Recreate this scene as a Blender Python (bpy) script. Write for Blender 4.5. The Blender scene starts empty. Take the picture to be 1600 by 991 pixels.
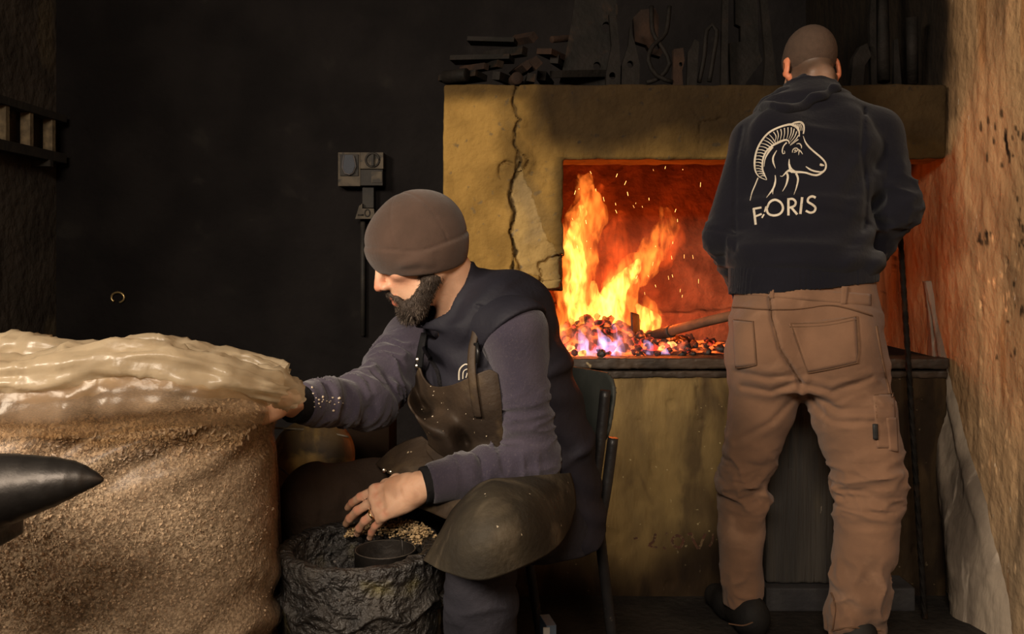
import bpy, bmesh, math, random
import numpy as np
from mathutils import Vector, Matrix, Quaternion
from mathutils.bvhtree import BVHTree

random.seed(7)
RNG = np.random.default_rng(7)
SC = bpy.context.scene
COL = SC.collection

# ------------------------------------------------------------------ camera
F, HZ, CH = 1450.0, 400.0, 1.10          # focal in px, horizon row, camera height
cam = bpy.data.cameras.new('camera')
cam.sensor_width = 36.0
cam.lens = F / 1600.0 * 36.0
cam.shift_y = -(495.5 - HZ) / 1600.0
cam.clip_start = 0.02
co = bpy.data.objects.new('camera', cam)
co.location = (0, 0, CH)
co.rotation_euler = (math.pi / 2, 0, 0)
COL.objects.link(co)
SC.camera = co

# ------------------------------------------------------------------ world, lights, exposure
w = bpy.data.worlds.new('world')
SC.world = w
w.use_nodes = True
w.node_tree.nodes['Background'].inputs[0].default_value = (0.95, 0.86, 0.80, 1)
w.node_tree.nodes['Background'].inputs[1].default_value = 0.02
SC.view_settings.view_transform = 'Standard'
SC.view_settings.look = 'None'
SC.view_settings.gamma = 1
SC.view_settings.exposure = -0.07


def area(name, loc, target, sx, sy, power, color, spread=math.pi):
    l = bpy.data.lights.new(name, 'AREA')
    l.shape = 'RECTANGLE'
    l.size, l.size_y = sx, sy
    l.energy = power
    l.color = color
    l.spread = spread
    o = bpy.data.objects.new(name, l)
    o.location = loc
    d = Vector(target) - Vector(loc)
    o.rotation_euler = d.to_track_quat('-Z', 'Y').to_euler()
    COL.objects.link(o)
    return o


# daylight through the wide doorway in the left wall, beside the photographer
area('door_daylight', (-2.75, -0.75, 2.75), (0.0, 2.3, 0.80), 1.2, 1.0, 245.0, (1.0, 0.84, 0.66))
# softer daylight from the open shop front behind the photographer
area('front_daylight', (-0.55, -1.85, 2.80), (0.0, 2.2, 0.7), 1.4, 0.8, 158.0, (1.0, 0.85, 0.68))


def point(name, loc, power, color, r):
    l = bpy.data.lights.new(name, 'POINT')
    l.energy = power
    l.color = color
    l.shadow_soft_size = r
    o = bpy.data.objects.new(name, l)
    o.location = loc
    COL.objects.link(o)
    return o


point('fire_light', (0.33, 3.34, 0.95), 4.4, (1.0, 0.13, 0.012), 0.10)
point('ember_light', (0.56, 3.28, 0.87), 2.8, (1.0, 0.12, 0.012), 0.05)


# ------------------------------------------------------------------ helpers
def P(px, py, d):
    """The point of the room that the photograph shows at a pixel, at a distance."""
    return Vector(((px - 800.0) * d / F, d, CH - (py - HZ) * d / F))


def A(v):
    return np.array(v, dtype=np.float64)


_TAB = RNG.random((32, 32, 32)).astype(np.float32) * 2 - 1


def vnoise(p, f, seed=0):
    q = np.asarray(p) * f + seed * 7.31
    i = np.floor(q).astype(np.int64)
    t = (q - i)
    t = t * t * (3 - 2 * t)
    i0 = i & 31
    i1 = (i + 1) & 31
    x0, y0, z0 = i0[..., 0], i0[..., 1], i0[..., 2]
    x1, y1, z1 = i1[..., 0], i1[..., 1], i1[..., 2]
    tx, ty, tz = t[..., 0], t[..., 1], t[..., 2]
    a = _TAB[x0, y0, z0] * (1 - tx) + _TAB[x1, y0, z0] * tx
    b = _TAB[x0, y1, z0] * (1 - tx) + _TAB[x1, y1, z0] * tx
    c = _TAB[x0, y0, z1] * (1 - tx) + _TAB[x1, y0, z1] * tx
    d = _TAB[x0, y1, z1] * (1 - tx) + _TAB[x1, y1, z1] * tx
    return (a * (1 - ty) + b * ty) * (1 - tz) + (c * (1 - ty) + d * ty) * tz


def fbm(p, f, o=4, seed=0):
    s, a, tot = 0, 1.0, 0
    for k in range(o):
        s = s + a * vnoise(p, f * 2 ** k, seed + k)
        tot += a
        a *= 0.5
    return s / tot


def sstep(a, b, x):
    t = np.clip((x - a) / (b - a), 0, 1)
    return t * t * (3 - 2 * t)


def seg_dist(pts2, poly):
    """distance of 2-D points to a polyline"""
    best = np.full(len(pts2), 1e9)
    for (ax, ay), (bx, by) in zip(poly[:-1], poly[1:]):
        ab = np.array([bx - ax, by - ay])
        ap = pts2 - np.array([ax, ay])
        t = np.clip(ap @ ab / max(ab @ ab, 1e-9), 0, 1)
        best = np.minimum(best, np.hypot(*(ap - t[:, None] * ab).T))
    return best


def in_poly(pts2, poly):
    x, y = pts2[:, 0], pts2[:, 1]
    c = np.zeros(len(pts2), bool)
    n = len(poly)
    for i in range(n):
        (x1, y1), (x2, y2) = poly[i], poly[(i + 1) % n]
        if y1 == y2:
            continue
        m = ((y1 > y) != (y2 > y)) & (x < (x2 - x1) * (y - y1) / (y2 - y1) + x1)
        c ^= m
    return c


def topx(p):
    p = np.asarray(p)
    return np.stack([800 + p[:, 0] * F / p[:, 1], HZ + (CH - p[:, 2]) * F / p[:, 1]], 1)


# ------------------------------------------------------------------ objects
WL = {}


def tag(o, label=None, cat=None, group=None, kind=None):
    if label: o['label'] = label
    if cat: o['category'] = cat
    if group: o['group'] = group
    if kind: o['kind'] = kind
    return o


def empty(name, loc, label=None, cat=None, group=None, kind=None):
    o = bpy.data.objects.new(name, None)
    o.empty_display_size = 0.05
    o.location = loc
    COL.objects.link(o)
    WL[o.name] = Vector(loc)
    return tag(o, label, cat, group, kind)


def mesh_np(v, f, smooth=True):
    """mesh from an (N,3) array and an (M,4) array of quads or a list of faces"""
    me = bpy.data.meshes.new('m')
    if isinstance(f, np.ndarray):
        n = f.shape[1]
        me.vertices.add(len(v))
        me.vertices.foreach_set('co', np.asarray(v, np.float32).ravel())
        me.loops.add(f.size)
        me.loops.foreach_set('vertex_index', f.astype(np.int32).ravel())
        me.polygons.add(len(f))
        me.polygons.foreach_set('loop_start', np.arange(0, f.size, n, dtype=np.int32))
        me.update(calc_edges=True)
        me.validate()
    else:
        me.from_pydata([tuple(q) for q in v], [], f)
    if smooth:
        me.polygons.foreach_set('use_smooth', np.ones(len(me.polygons), bool))
    return me


def coords(me):
    a = np.empty(len(me.vertices) * 3, np.float32)
    me.vertices.foreach_get('co', a)
    return a.reshape(-1, 3)


def set_col(me, c):
    at = me.color_attributes.new('Col', 'FLOAT_COLOR', 'POINT')
    a = np.ones((len(me.vertices), 4), np.float32)
    a[:, :3] = c
    at.data.foreach_set('color', a.ravel())


def obj(name, me, m, parent=None, label=None, cat=None, group=None, kind=None, base=None):
    """link a mesh given in room coordinates; its origin goes to its parent's or to its own base"""
    me.name = name
    o = bpy.data.objects.new(name, me)
    for mm in (m if isinstance(m, (list, tuple)) else [m]):
        me.materials.append(mm)
    if parent is not None:
        ref = WL[parent.name]
        me.transform(Matrix.Translation(-ref))
        o.parent = parent
        WL[o.name] = ref.copy()
    else:
        if base is None:
            c = coords(me)
            lo, hi = c.min(0), c.max(0)
            base = Vector(((lo[0] + hi[0]) / 2, (lo[1] + hi[1]) / 2, lo[2]))
        base = Vector(base)
        me.transform(Matrix.Translation(-base))
        o.location = base
        WL[o.name] = base
    COL.objects.link(o)
    WL[o.name] = WL[o.name]
    return tag(o, label, cat, group, kind)


# ------------------------------------------------------------------ implicit surfaces -> one continuous mesh
def smin(a, b, k):
    if k <= 0:
        return np.minimum(a, b)
    h = np.maximum(k - np.abs(a - b), 0) / k
    return np.minimum(a, b) - h * h * k * 0.25


class Field:
    def __init__(s, lo, hi, h):
        s.h = h
        s.lo = A(lo)
        n = np.ceil((A(hi) - s.lo) / h).astype(int) + 1
        s.n = n
        s.ax = [(s.lo[i] + np.arange(n[i]) * h).astype(np.float32) for i in range(3)]
        s.d = np.full(n, 0.2, np.float32)

    def reg(s, lo, hi):
        sl = []
        for i in range(3):
            a = int(max(0, math.floor((lo[i] - s.lo[i]) / s.h)))
            b = int(min(s.n[i], math.ceil((hi[i] - s.lo[i]) / s.h) + 1))
            if b <= a:
                return None, None
            sl.append(slice(a, b))
        x = s.ax[0][sl[0]][:, None, None]
        y = s.ax[1][sl[1]][None, :, None]
        z = s.ax[2][sl[2]][None, None, :]
        return tuple(sl), (x, y, z)

    def put(s, fn, lo, hi, k, op):
        sl, c = s.reg(A(lo) - 1.6 * k - 0.03, A(hi) + 1.6 * k + 0.03)
        if sl is None:
            return
        D = fn(*c)
        if op == 'add':
            s.d[sl] = smin(s.d[sl], D, k)
        else:
            s.d[sl] = -smin(-s.d[sl], D, k)

    def cone(s, a, b, ra, rb=None, k=0.02, op='add', cap_flat=False):
        rb = ra if rb is None else rb
        a, b = A(a), A(b)
        ab = b - a
        L = float(np.linalg.norm(ab)) or 1e-6
        u = ab / L
        m = max(ra, rb)
        lo, hi = np.minimum(a, b) - m, np.maximum(a, b) + m

        def fn(x, y, z):
            px, py, pz = x - a[0], y - a[1], z - a[2]
            t = (px * u[0] + py * u[1] + pz * u[2])
            tc = np.clip(t / L, 0, 1)
            q2 = (px - u[0] * L * tc) ** 2 + (py - u[1] * L * tc) ** 2 + (pz - u[2] * L * tc) ** 2
            D = np.sqrt(q2) - (ra + (rb - ra) * tc)
            if cap_flat:
                D = np.maximum(D, np.maximum(-t, t - L))
            return D
        s.put(fn, lo, hi, k, op)

    def chain(s, pts, rs, k=0.02, op='add'):
        for i in range(len(pts) - 1):
            s.cone(pts[i], pts[i + 1], rs[i], rs[i + 1], k if i == 0 else min(k, 0.012), op)

    def ell(s, c, r, R=None, k=0.02, op='add'):
        c = A(c)
        R = np.eye(3) if R is None else A(R)
        m = max(r)

        def fn(x, y, z):
            px, py, pz = x - c[0], y - c[1], z - c[2]
            k0 = k1 = 0
            for i in range(3):
                q = (px * R[0, i] + py * R[1, i] + pz * R[2, i])
                k0 = k0 + (q / r[i]) ** 2
                k1 = k1 + (q / r[i] ** 2) ** 2
            k0 = np.sqrt(k0)
            k1 = np.sqrt(k1) + 1e-6
            return k0 * (k0 - 1) / k1
        s.put(fn, c - m, c + m, k, op)

    def box(s, lo, hi, r=0.0, k=0.0, op='add'):
        lo, hi = A(lo), A(hi)
        c, e = (lo + hi) / 2, (hi - lo) / 2 - r

        def fn(x, y, z):
            qx, qy, qz = np.abs(x - c[0]) - e[0], np.abs(y - c[1]) - e[1], np.abs(z - c[2]) - e[2]
            o = np.sqrt(np.maximum(qx, 0) ** 2 + np.maximum(qy, 0) ** 2 + np.maximum(qz, 0) ** 2)
            return o + np.minimum(np.maximum(np.maximum(qx, qy), qz), 0) - r
        s.put(fn, lo, hi, k, op)

    def loft(s, st, k=0.02, op='add', lin=False):
        """st: (centre, lateral dir, half width, half depth); elliptical sections joined in order"""
        for (c0, l0, a0, b0), (c1, l1, a1, b1) in zip(st[:-1], st[1:]):
            c0, c1 = A(c0), A(c1)
            ab = c1 - c0
            L = float(np.linalg.norm(ab))
            u = ab / L
            lat = A(l0) + A(l1)
            lat = lat - u * (lat @ u)
            lat /= np.linalg.norm(lat)
            dep = np.cross(u, lat)
            m = max(a0, a1, b0, b1)

            def fn(x, y, z):
                px, py, pz = x - c0[0], y - c0[1], z - c0[2]
                t = (px * u[0] + py * u[1] + pz * u[2]) / L
                tc = np.clip(t, 0, 1)
                tt = tc if lin else tc * tc * (3 - 2 * tc)
                a = a0 + (a1 - a0) * tt
                b = b0 + (b1 - b0) * tt
                p = (px * lat[0] + py * lat[1] + pz * lat[2])
                q = (px * dep[0] + py * dep[1] + pz * dep[2])
                k0 = np.sqrt((p / a) ** 2 + (q / b) ** 2) + 1e-6
                k1 = np.sqrt((p / a ** 2) ** 2 + (q / b ** 2) ** 2) + 1e-6
                D = k0 * (k0 - 1) / k1
                wv = np.maximum(np.abs(t - tc) * L - (0.0 if lin else 0.012), 0)
                return np.where(wv > 1e-7, np.sqrt(np.maximum(D, 0) ** 2 + wv ** 2), D)
            s.put(fn, np.minimum(c0, c1) - m, np.maximum(c0, c1) + m, k, op)

    def cut(s, p, n, lo=None, hi=None, k=0.0):
        """keep the side of the plane that n points away from"""
        p, n = A(p), A(n) / np.linalg.norm(A(n))
        lo = s.lo if lo is None else lo
        hi = s.lo + s.n * s.h if hi is None else hi
        sl, c = s.reg(A(lo), A(hi))
        D = (c[0] - p[0]) * n[0] + (c[1] - p[1]) * n[1] + (c[2] - p[2]) * n[2]
        s.d[sl] = -smin(-s.d[sl], -D.astype(np.float32), k)

    def push(s, fn, band=0.03):
        """move the surface outward by fn(points)"""
        i = np.where(np.abs(s.d) < band)
        p = np.stack([s.ax[j][i[j]] for j in range(3)], 1).astype(np.float64)
        s.d[i] -= fn(p).astype(np.float32)

    def mesh(s, relax=1):
        d = s.d
        d[0] = d[-1] = 0.1
        d[:, 0] = d[:, -1] = 0.1
        d[:, :, 0] = d[:, :, -1] = 0.1
        sg = d < 0
        cnt = np.zeros(s.n - 1, np.int8)
        cs = [(i, j, k) for i in (0, 1) for j in (0, 1) for k in (0, 1)]
        nx, ny, nz = s.n
        for i, j, k in cs:
            cnt += sg[i:nx - 1 + i, j:ny - 1 + j, k:nz - 1 + k]
        act = (cnt > 0) & (cnt < 8)
        I = np.array(np.where(act)).T
        vid = np.full(s.n - 1, -1, np.int32)
        vid[act] = np.arange(len(I))
        val = {c: d[I[:, 0] + c[0], I[:, 1] + c[1], I[:, 2] + c[2]] for c in cs}
        acc = np.zeros((len(I), 3))
        num = np.zeros(len(I))
        for c in cs:
            for ax in range(3):
                if c[ax] == 0:
                    e = list(c)
                    e[ax] = 1
                    a, b = val[c], val[tuple(e)]
                    m = (a < 0) != (b < 0)
                    t = np.where(m, a / np.where(m, a - b, 1), 0)
                    pt = np.array(c, float)[None, :].repeat(len(I), 0)
                    pt[:, ax] = t
                    acc += np.where(m[:, None], pt, 0)
                    num += m
        V = s.lo + (I + acc / num[:, None]) * s.h
        faces = []
        for ax in range(3):
            o1, o2 = [(1, 2), (2, 0), (0, 1)][ax]
            a = [slice(None)] * 3
            b = [slice(None)] * 3
            a[ax] = slice(0, s.n[ax] - 1)
            b[ax] = slice(1, s.n[ax])
            for o in (o1, o2):
                a[o] = b[o] = slice(1, s.n[o] - 1)
            sa, sb = sg[tuple(a)], sg[tuple(b)]
            E = np.array(np.where(sa != sb)).T
            flip = sa[tuple(E.T)]
            E = E.copy()
            E[:, o1] += 1
            E[:, o2] += 1
            u1 = np.zeros(3, int); u1[o1] = 1
            u2 = np.zeros(3, int); u2[o2] = 1
            q = [vid[tuple((E - u1 - u2).T)], vid[tuple((E - u2).T)], vid[tuple(E.T)], vid[tuple((E - u1).T)]]
            q = np.stack(q, 1)
            q[~flip] = q[~flip][:, ::-1]
            faces.append(q)
        Fq = np.concatenate(faces)
        for _ in range(relax):
            acc = np.zeros_like(V)
            n = np.zeros(len(V))
            for a, b in ((0, 1), (1, 2), (2, 3), (3, 0)):
                np.add.at(acc, Fq[:, a], V[Fq[:, b]])
                np.add.at(n, Fq[:, a], 1)
                np.add.at(acc, Fq[:, b], V[Fq[:, a]])
                np.add.at(n, Fq[:, b], 1)
            V = V * 0.5 + 0.5 * acc / n[:, None]
        return mesh_np(V, Fq)


def bvh(me, off=Vector((0, 0, 0))):
    me.calc_loop_triangles()
    v = [q + off for q in (Vector(x) for x in coords(me).tolist())]
    return BVHTree.FromPolygons(v, [tuple(t.vertices) for t in me.loop_triangles])


CAMP = Vector((0, 0, CH))


def hit(bv, px, py, dfall):
    d = (P(px, py, 2.0) - CAMP).normalized()
    r = bv.ray_cast(CAMP, d)
    if r[0] is None:
        return P(px, py, dfall), Vector((0, -1, 0))
    return r[0], r[1]


def resample(pts, step):
    """a smooth curve through the points (Catmull-Rom), sampled every step"""
    pts = [A(p) for p in pts]
    if len(pts) == 2:
        n = max(1, int(np.linalg.norm(pts[1] - pts[0]) / step))
        return [pts[0] + (pts[1] - pts[0]) * i / n for i in range(n + 1)]
    out = []
    for i in range(len(pts) - 1):
        p0, p1, p2 = pts[max(i - 1, 0)], pts[i], pts[i + 1]
        p3 = pts[min(i + 2, len(pts) - 1)]
        n = max(1, int(np.linalg.norm(p2 - p1) / step))
        for j in range(n):
            t = j / n
            out.append(0.5 * (2 * p1 + (p2 - p0) * t + (2 * p0 - 5 * p1 + 4 * p2 - p3) * t * t + (3 * p1 - p0 - 3 * p2 + p3) * t ** 3))
    out.append(pts[-1])
    return out


def ribbons(strokes, bv, dfall, thick=0.0015, lift=0.0005, step=3.0, smooth=True):
    """strips of print, stitching or strap laid on a surface: strokes = [(pixel points, widths)]"""
    V, Fc = [], []
    for pts, wd in strokes:
        s = resample(pts, step) if smooth else [q for a, b in zip(pts[:-1], pts[1:]) for q in resample([a, b], step)[:-1]] + [A(pts[-1])]
        n = len(s)
        wd = [wd, wd] if isinstance(wd, (int, float)) else list(wd)
        base = len(V)
        for i, p in enumerate(s):
            a, b = s[max(i - 1, 0)], s[min(i + 1, n - 1)]
            t = (b - a) / (np.linalg.norm(b - a) + 1e-9)
            nn = np.array([-t[1], t[0]])
            f = i / max(n - 1, 1) * (len(wd) - 1)
            k = min(int(f), len(wd) - 2)
            wv = wd[k] + (wd[k + 1] - wd[k]) * (f - k)
            for sgn in (-0.5, 0.5):
                h, nr = hit(bv, *(p + nn * wv * sgn), dfall)
                if nr.dot(h - CAMP) > 0:
                    nr = -nr
                V.append(h + nr * (lift - 0.004))
                V.append(h + nr * (lift + thick))
        for i in range(n - 1):
            q = base + i * 4
            for a, b in ((1, 3), (3, 2), (2, 0), (0, 1)):
                Fc.append((q + a, q + b, q + 4 + b, q + 4 + a))
        e = base + (n - 1) * 4
        Fc.append((base, base + 1, base + 3, base + 2))
        Fc.append((e, e + 2, e + 3, e + 1))
    return mesh_np(V, Fc, False)


def grid_on(quad, bv, dfall, nu=16, nv=16, thick=0.003, smooth=True):
    """a panel of cloth sewn on a surface; quad = four pixel corners"""
    c = [A(q) for q in quad]
    V = []
    ns = []
    for j in range(nv + 1):
        for i in range(nu + 1):
            u, v = i / nu, j / nv
            p = (c[0] * (1 - u) + c[1] * u) * (1 - v) + (c[3] * (1 - u) + c[2] * u) * v
            h, nr = hit(bv, p[0], p[1], dfall)
            if nr.dot(h - CAMP) > 0:
                nr = -nr
            V.append(h)
            ns.append(nr)
    m = len(V)
    W = [v + n * thick for v, n in zip(V, ns)] + [v - n * 0.004 for v, n in zip(V, ns)]
    Fc = []
    w1 = nu + 1
    for j in range(nv):
        for i in range(nu):
            q = j * w1 + i
            Fc.append((q, q + w1, q + w1 + 1, q + 1))
    rim = [i for i in range(w1)] + [j * w1 + nu for j in range(1, nv + 1)] + [nv * w1 + i for i in range(nu - 1, -1, -1)] + [j * w1 for j in range(nv - 1, 0, -1)]
    for a, b in zip(rim, rim[1:] + rim[:1]):
        Fc.append((a, b, m + b, m + a))
    return mesh_np(W, Fc, smooth)


def patch(ctrl, nu, nv, thick=0.003, disp=None):
    """a smooth sheet through a grid of points, with real thickness"""
    rows = []
    C = np.array([[A(p) for p in r] for r in ctrl])

    def cr(arr, n):
        m = len(arr)
        out = []
        for i in range(n + 1):
            f = i / n * (m - 1)
            k = min(int(f), m - 2)
            t = f - k
            p0, p1, p2, p3 = arr[max(k - 1, 0)], arr[k], arr[k + 1], arr[min(k + 2, m - 1)]
            out.append(0.5 * (2 * p1 + (p2 - p0) * t + (2 * p0 - 5 * p1 + 4 * p2 - p3) * t * t + (3 * p1 - p0 - 3 * p2 + p3) * t ** 3))
        return np.array(out)
    G = cr(C, nv)                      # along rows
    G = np.array([cr(r, nu) for r in G])
    if disp is not None:
        G = disp(G)
    du = np.gradient(G, axis=1)
    dv = np.gradient(G, axis=0)
    N = np.cross(du, dv)
    N /= np.linalg.norm(N, axis=2, keepdims=True) + 1e-9
    top = (G + N * thick / 2).reshape(-1, 3)
    bot = (G - N * thick / 2).reshape(-1, 3)
    m = len(top)
    w1 = nu + 1
    Fc = []
    for j in range(nv):
        for i in range(nu):
            q = j * w1 + i
            Fc.append((q, q + 1, q + w1 + 1, q + w1))
            Fc.append((m + q, m + q + w1, m + q + w1 + 1, m + q + 1))
    rim = [i for i in range(w1)] + [j * w1 + nu for j in range(1, nv + 1)] + [nv * w1 + i for i in range(nu - 1, -1, -1)] + [j * w1 for j in range(nv - 1, 0, -1)]
    for a, b in zip(rim, rim[1:] + rim[:1]):
        Fc.append((b, a, m + a, m + b))
    return mesh_np(np.concatenate([top, bot]), Fc)


# ------------------------------------------------------------------ plain solids
def bm_mesh(bm, smooth=False, bevel=0.0):
    if bevel > 0:
        bmesh.ops.bevel(bm, geom=list(bm.edges), offset=bevel, segments=2, affect='EDGES', profile=0.7)
    bmesh.ops.recalc_face_normals(bm, faces=bm.faces)
    me = bpy.data.meshes.new('m')
    bm.to_mesh(me)
    bm.free()
    for p in me.polygons:
        p.use_smooth = smooth
    return me


def box_me(lo, hi, bevel=0.0, rot=None, smooth=False):
    bm = bmesh.new()
    lo, hi = Vector(lo), Vector(hi)
    c = (lo + hi) / 2
    bmesh.ops.create_cube(bm, size=1)
    for v in bm.verts:
        v.co = Vector((v.co[i] * (hi[i] - lo[i]) for i in range(3)))
        if rot is not None:
            v.co = rot @ v.co
        v.co += c
    return bm_mesh(bm, smooth, bevel)


def tube_me(pts, r, seg=10, caps=True, step=0.02, smooth_path=True, twist=None):
    s = resample([tuple(p) for p in pts], step) if smooth_path else [A(p) for p in pts]
    n = len(s)
    V, Fc = [], []
    up = A((0, 0, 1))
    t0 = s[1] - s[0]
    if abs(t0 @ up) > 0.9 * np.linalg.norm(t0):
        up = A((1, 0, 0))
    nrm = None
    for i in range(n):
        t = s[min(i + 1, n - 1)] - s[max(i - 1, 0)]
        t /= np.linalg.norm(t) + 1e-12
        nrm = up - t * (up @ t) if nrm is None else nrm - t * (nrm @ t)
        nrm /= np.linalg.norm(nrm)
        bn = np.cross(t, nrm)
        rr = r(i / (n - 1)) if callable(r) else r
        for k in range(seg):
            a = 2 * math.pi * k / seg
            q = rr
            if twist:
                q = rr * (1 + twist[0] * math.cos(4 * (a + twist[1] * i)))
            V.append(s[i] + (nrm * math.cos(a) + bn * math.sin(a)) * q)
    for i in range(n - 1):
        for k in range(seg):
            k2 = (k + 1) % seg
            Fc.append((i * seg + k, i * seg + k2, (i + 1) * seg + k2, (i + 1) * seg + k))
    if caps:
        Fc.append(tuple(range(seg))[::-1])
        Fc.append(tuple((n - 1) * seg + k for k in range(seg)))
    me = mesh_np(V, Fc)
    for p in me.polygons[-2:] if caps else ():
        p.use_smooth = False
    return me


def lathe_me(prof, c=(0, 0, 0), seg=48, R=None, disp=None):
    """prof: list of (radius, height)"""
    V, Fc = [], []
    for i, (r, z) in enumerate(prof):
        for k in range(seg):
            a = 2 * math.pi * k / seg
            v = Vector((r * math.cos(a), r * math.sin(a), z))
            V.append(v)
    if disp is not None:
        V = [Vector(q) for q in disp(np.array([tuple(v) for v in V]))]
    if R is not None:
        V = [R @ v for v in V]
    V = [v + Vector(c) for v in V]
    n = len(prof)
    for i in range(n - 1):
        for k in range(seg):
            k2 = (k + 1) % seg
            Fc.append((i * seg + k, i * seg + k2, (i + 1) * seg + k2, (i + 1) * seg + k))
    Fc.append(tuple(range(seg))[::-1])
    Fc.append(tuple((n - 1) * seg + k for k in range(seg)))
    return mesh_np(V, Fc)


def plate_me(outline, d, depth, holes=(), bevel=0.003, lean=0.0):
    """an upright iron plate: outline of (x, z) points, cut holes (x, z, r), with depth"""
    bm = bmesh.new()
    ev = []

    def ring(pts):
        vs = [bm.verts.new((x, 0, z)) for x, z in pts]
        return [bm.edges.new((vs[i], vs[(i + 1) % len(vs)])) for i in range(len(vs))]
    ev += ring(outline)
    for hx, hz, hr in holes:
        ev += ring([(hx + hr * math.cos(a * math.pi / 7), hz + 1.15 * hr * math.sin(a * math.pi / 7)) for a in range(14)])
    bmesh.ops.triangle_fill(bm, use_beauty=True, use_dissolve=False, edges=ev)
    r = bmesh.ops.extrude_face_region(bm, geom=list(bm.faces))
    for v in [g for g in r['geom'] if isinstance(g, bmesh.types.BMVert)]:
        v.co.y += depth
    z0 = min(v.co.z for v in bm.verts)
    for v in bm.verts:
        v.co.y += d + (v.co.z - z0) * lean
    return bm_mesh(bm)


def join(meshes):
    bm = bmesh.new()
    for m in meshes:
        bm.from_mesh(m)
    sm = [p.use_smooth for m in meshes for p in m.polygons]
    me = bpy.data.meshes.new('m')
    bm.to_mesh(me)
    bm.free()
    me.polygons.foreach_set('use_smooth', sm)
    return me


# ------------------------------------------------------------------ materials
def pm(name, c1, c2=None, sc=8.0, rough=0.8, bump=0.2, bsc=60.0, stretch=(1, 1, 1), metal=0.0, c3=None, sc3=3.0, t3=(0.5, 0.62),
       st3=None, attr=False, sheen=0.0, sss=0.0, spec=0.5, coat=0.0, ramp=(0.35, 0.65), rvar=0.0, bdist=0.01, c4=None, sc4=30.0, t4=(0.62, 0.66), st4=None, weave=0, bst=None):
    m = bpy.data.materials.new(name)
    m.use_nodes = True
    nt = m.node_tree
    N, L = nt.nodes, nt.links
    b = N['Principled BSDF']
    tc = N.new('ShaderNodeTexCoord')

    def noise(scale, st=(1, 1, 1), detail=6.0, dist=0.0):
        mp = N.new('ShaderNodeMapping')
        mp.inputs['Scale'].default_value = st
        L.new(tc.outputs['Object'], mp.inputs[0])
        nz = N.new('ShaderNodeTexNoise')
        nz.inputs['Scale'].default_value = scale
        nz.inputs['Detail'].default_value = detail
        nz.inputs['Distortion'].default_value = dist
        L.new(mp.outputs[0], nz.inputs['Vector'])
        return nz.outputs[0]

    def mr(sock, a, bb, lo=0.0, hi=1.0):
        q = N.new('ShaderNodeMapRange')
        q.interpolation_type = 'SMOOTHSTEP'
        q.inputs[1].default_value = a
        q.inputs[2].default_value = bb
        q.inputs[3].default_value = lo
        q.inputs[4].default_value = hi
        L.new(sock, q.inputs[0])
        return q.outputs[0]

    def mix(f, a, bb, mode='MIX'):
        q = N.new('ShaderNodeMix')
        q.data_type = 'RGBA'
        q.blend_type = mode
        for s_, v in ((q.inputs[0], f), (q.inputs[6], a), (q.inputs[7], bb)):
            if isinstance(v, (int, float)):
                s_.default_value = v
            elif isinstance(v, tuple):
                s_.default_value = (*v, 1)
            else:
                L.new(v, s_)
        return q.outputs[2]
    c2 = c2 or tuple(x * 0.7 for x in c1)
    n1 = noise(sc, stretch)
    col = mix(mr(n1, *ramp), c1, c2)
    if c3:
        col = mix(mr(noise(sc3, st3 or (1, 1, 1), 8, 0.4), *t3), col, c3)
    if c4:
        col = mix(mr(noise(sc4, st4 or (1, 1, 1), 3), *t4), col, c4)
    if attr:
        at = N.new('ShaderNodeAttribute')
        at.attribute_name = 'Col'
        col = mix(1.0, col, at.outputs[0], 'MULTIPLY')
    L.new(col, b.inputs['Base Color'])
    if rvar:
        L.new(mr(n1, 0.3, 0.7, max(rough - rvar, 0.05), min(rough + rvar, 1)), b.inputs['Roughness'])
    else:
        b.inputs['Roughness'].default_value = rough
    b.inputs['Metallic'].default_value = metal
    b.inputs['Specular IOR Level'].default_value = spec
    b.inputs['Coat Weight'].default_value = coat
    if sheen:
        b.inputs['Sheen Weight'].default_value = sheen
        b.inputs['Sheen Roughness'].default_value = 0.5
    if sss:
        b.inputs['Subsurface Weight'].default_value = sss
        b.inputs['Subsurface Radius'].default_value = (0.012, 0.004, 0.002)
        b.inputs['Subsurface Scale'].default_value = 0.5
    if bump:
        bp = N.new('ShaderNodeBump')
        bp.inputs['Strength'].default_value = bump
        bp.inputs['Distance'].default_value = bdist
        L.new(noise(bsc, bst or stretch, 8), bp.inputs['Height'])
        nrm = bp.outputs[0]
        if weave:
            vo = noise(weave, (1, 1, 1), 1)
            b2 = N.new('ShaderNodeBump')
            b2.inputs['Strength'].default_value = 0.5
            b2.inputs['Distance'].default_value = 0.002
            L.new(vo, b2.inputs['Height'])
            L.new(nrm, b2.inputs['Normal'])
            nrm = b2.outputs[0]
        L.new(nrm, b.inputs['Normal'])
    return m
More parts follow.
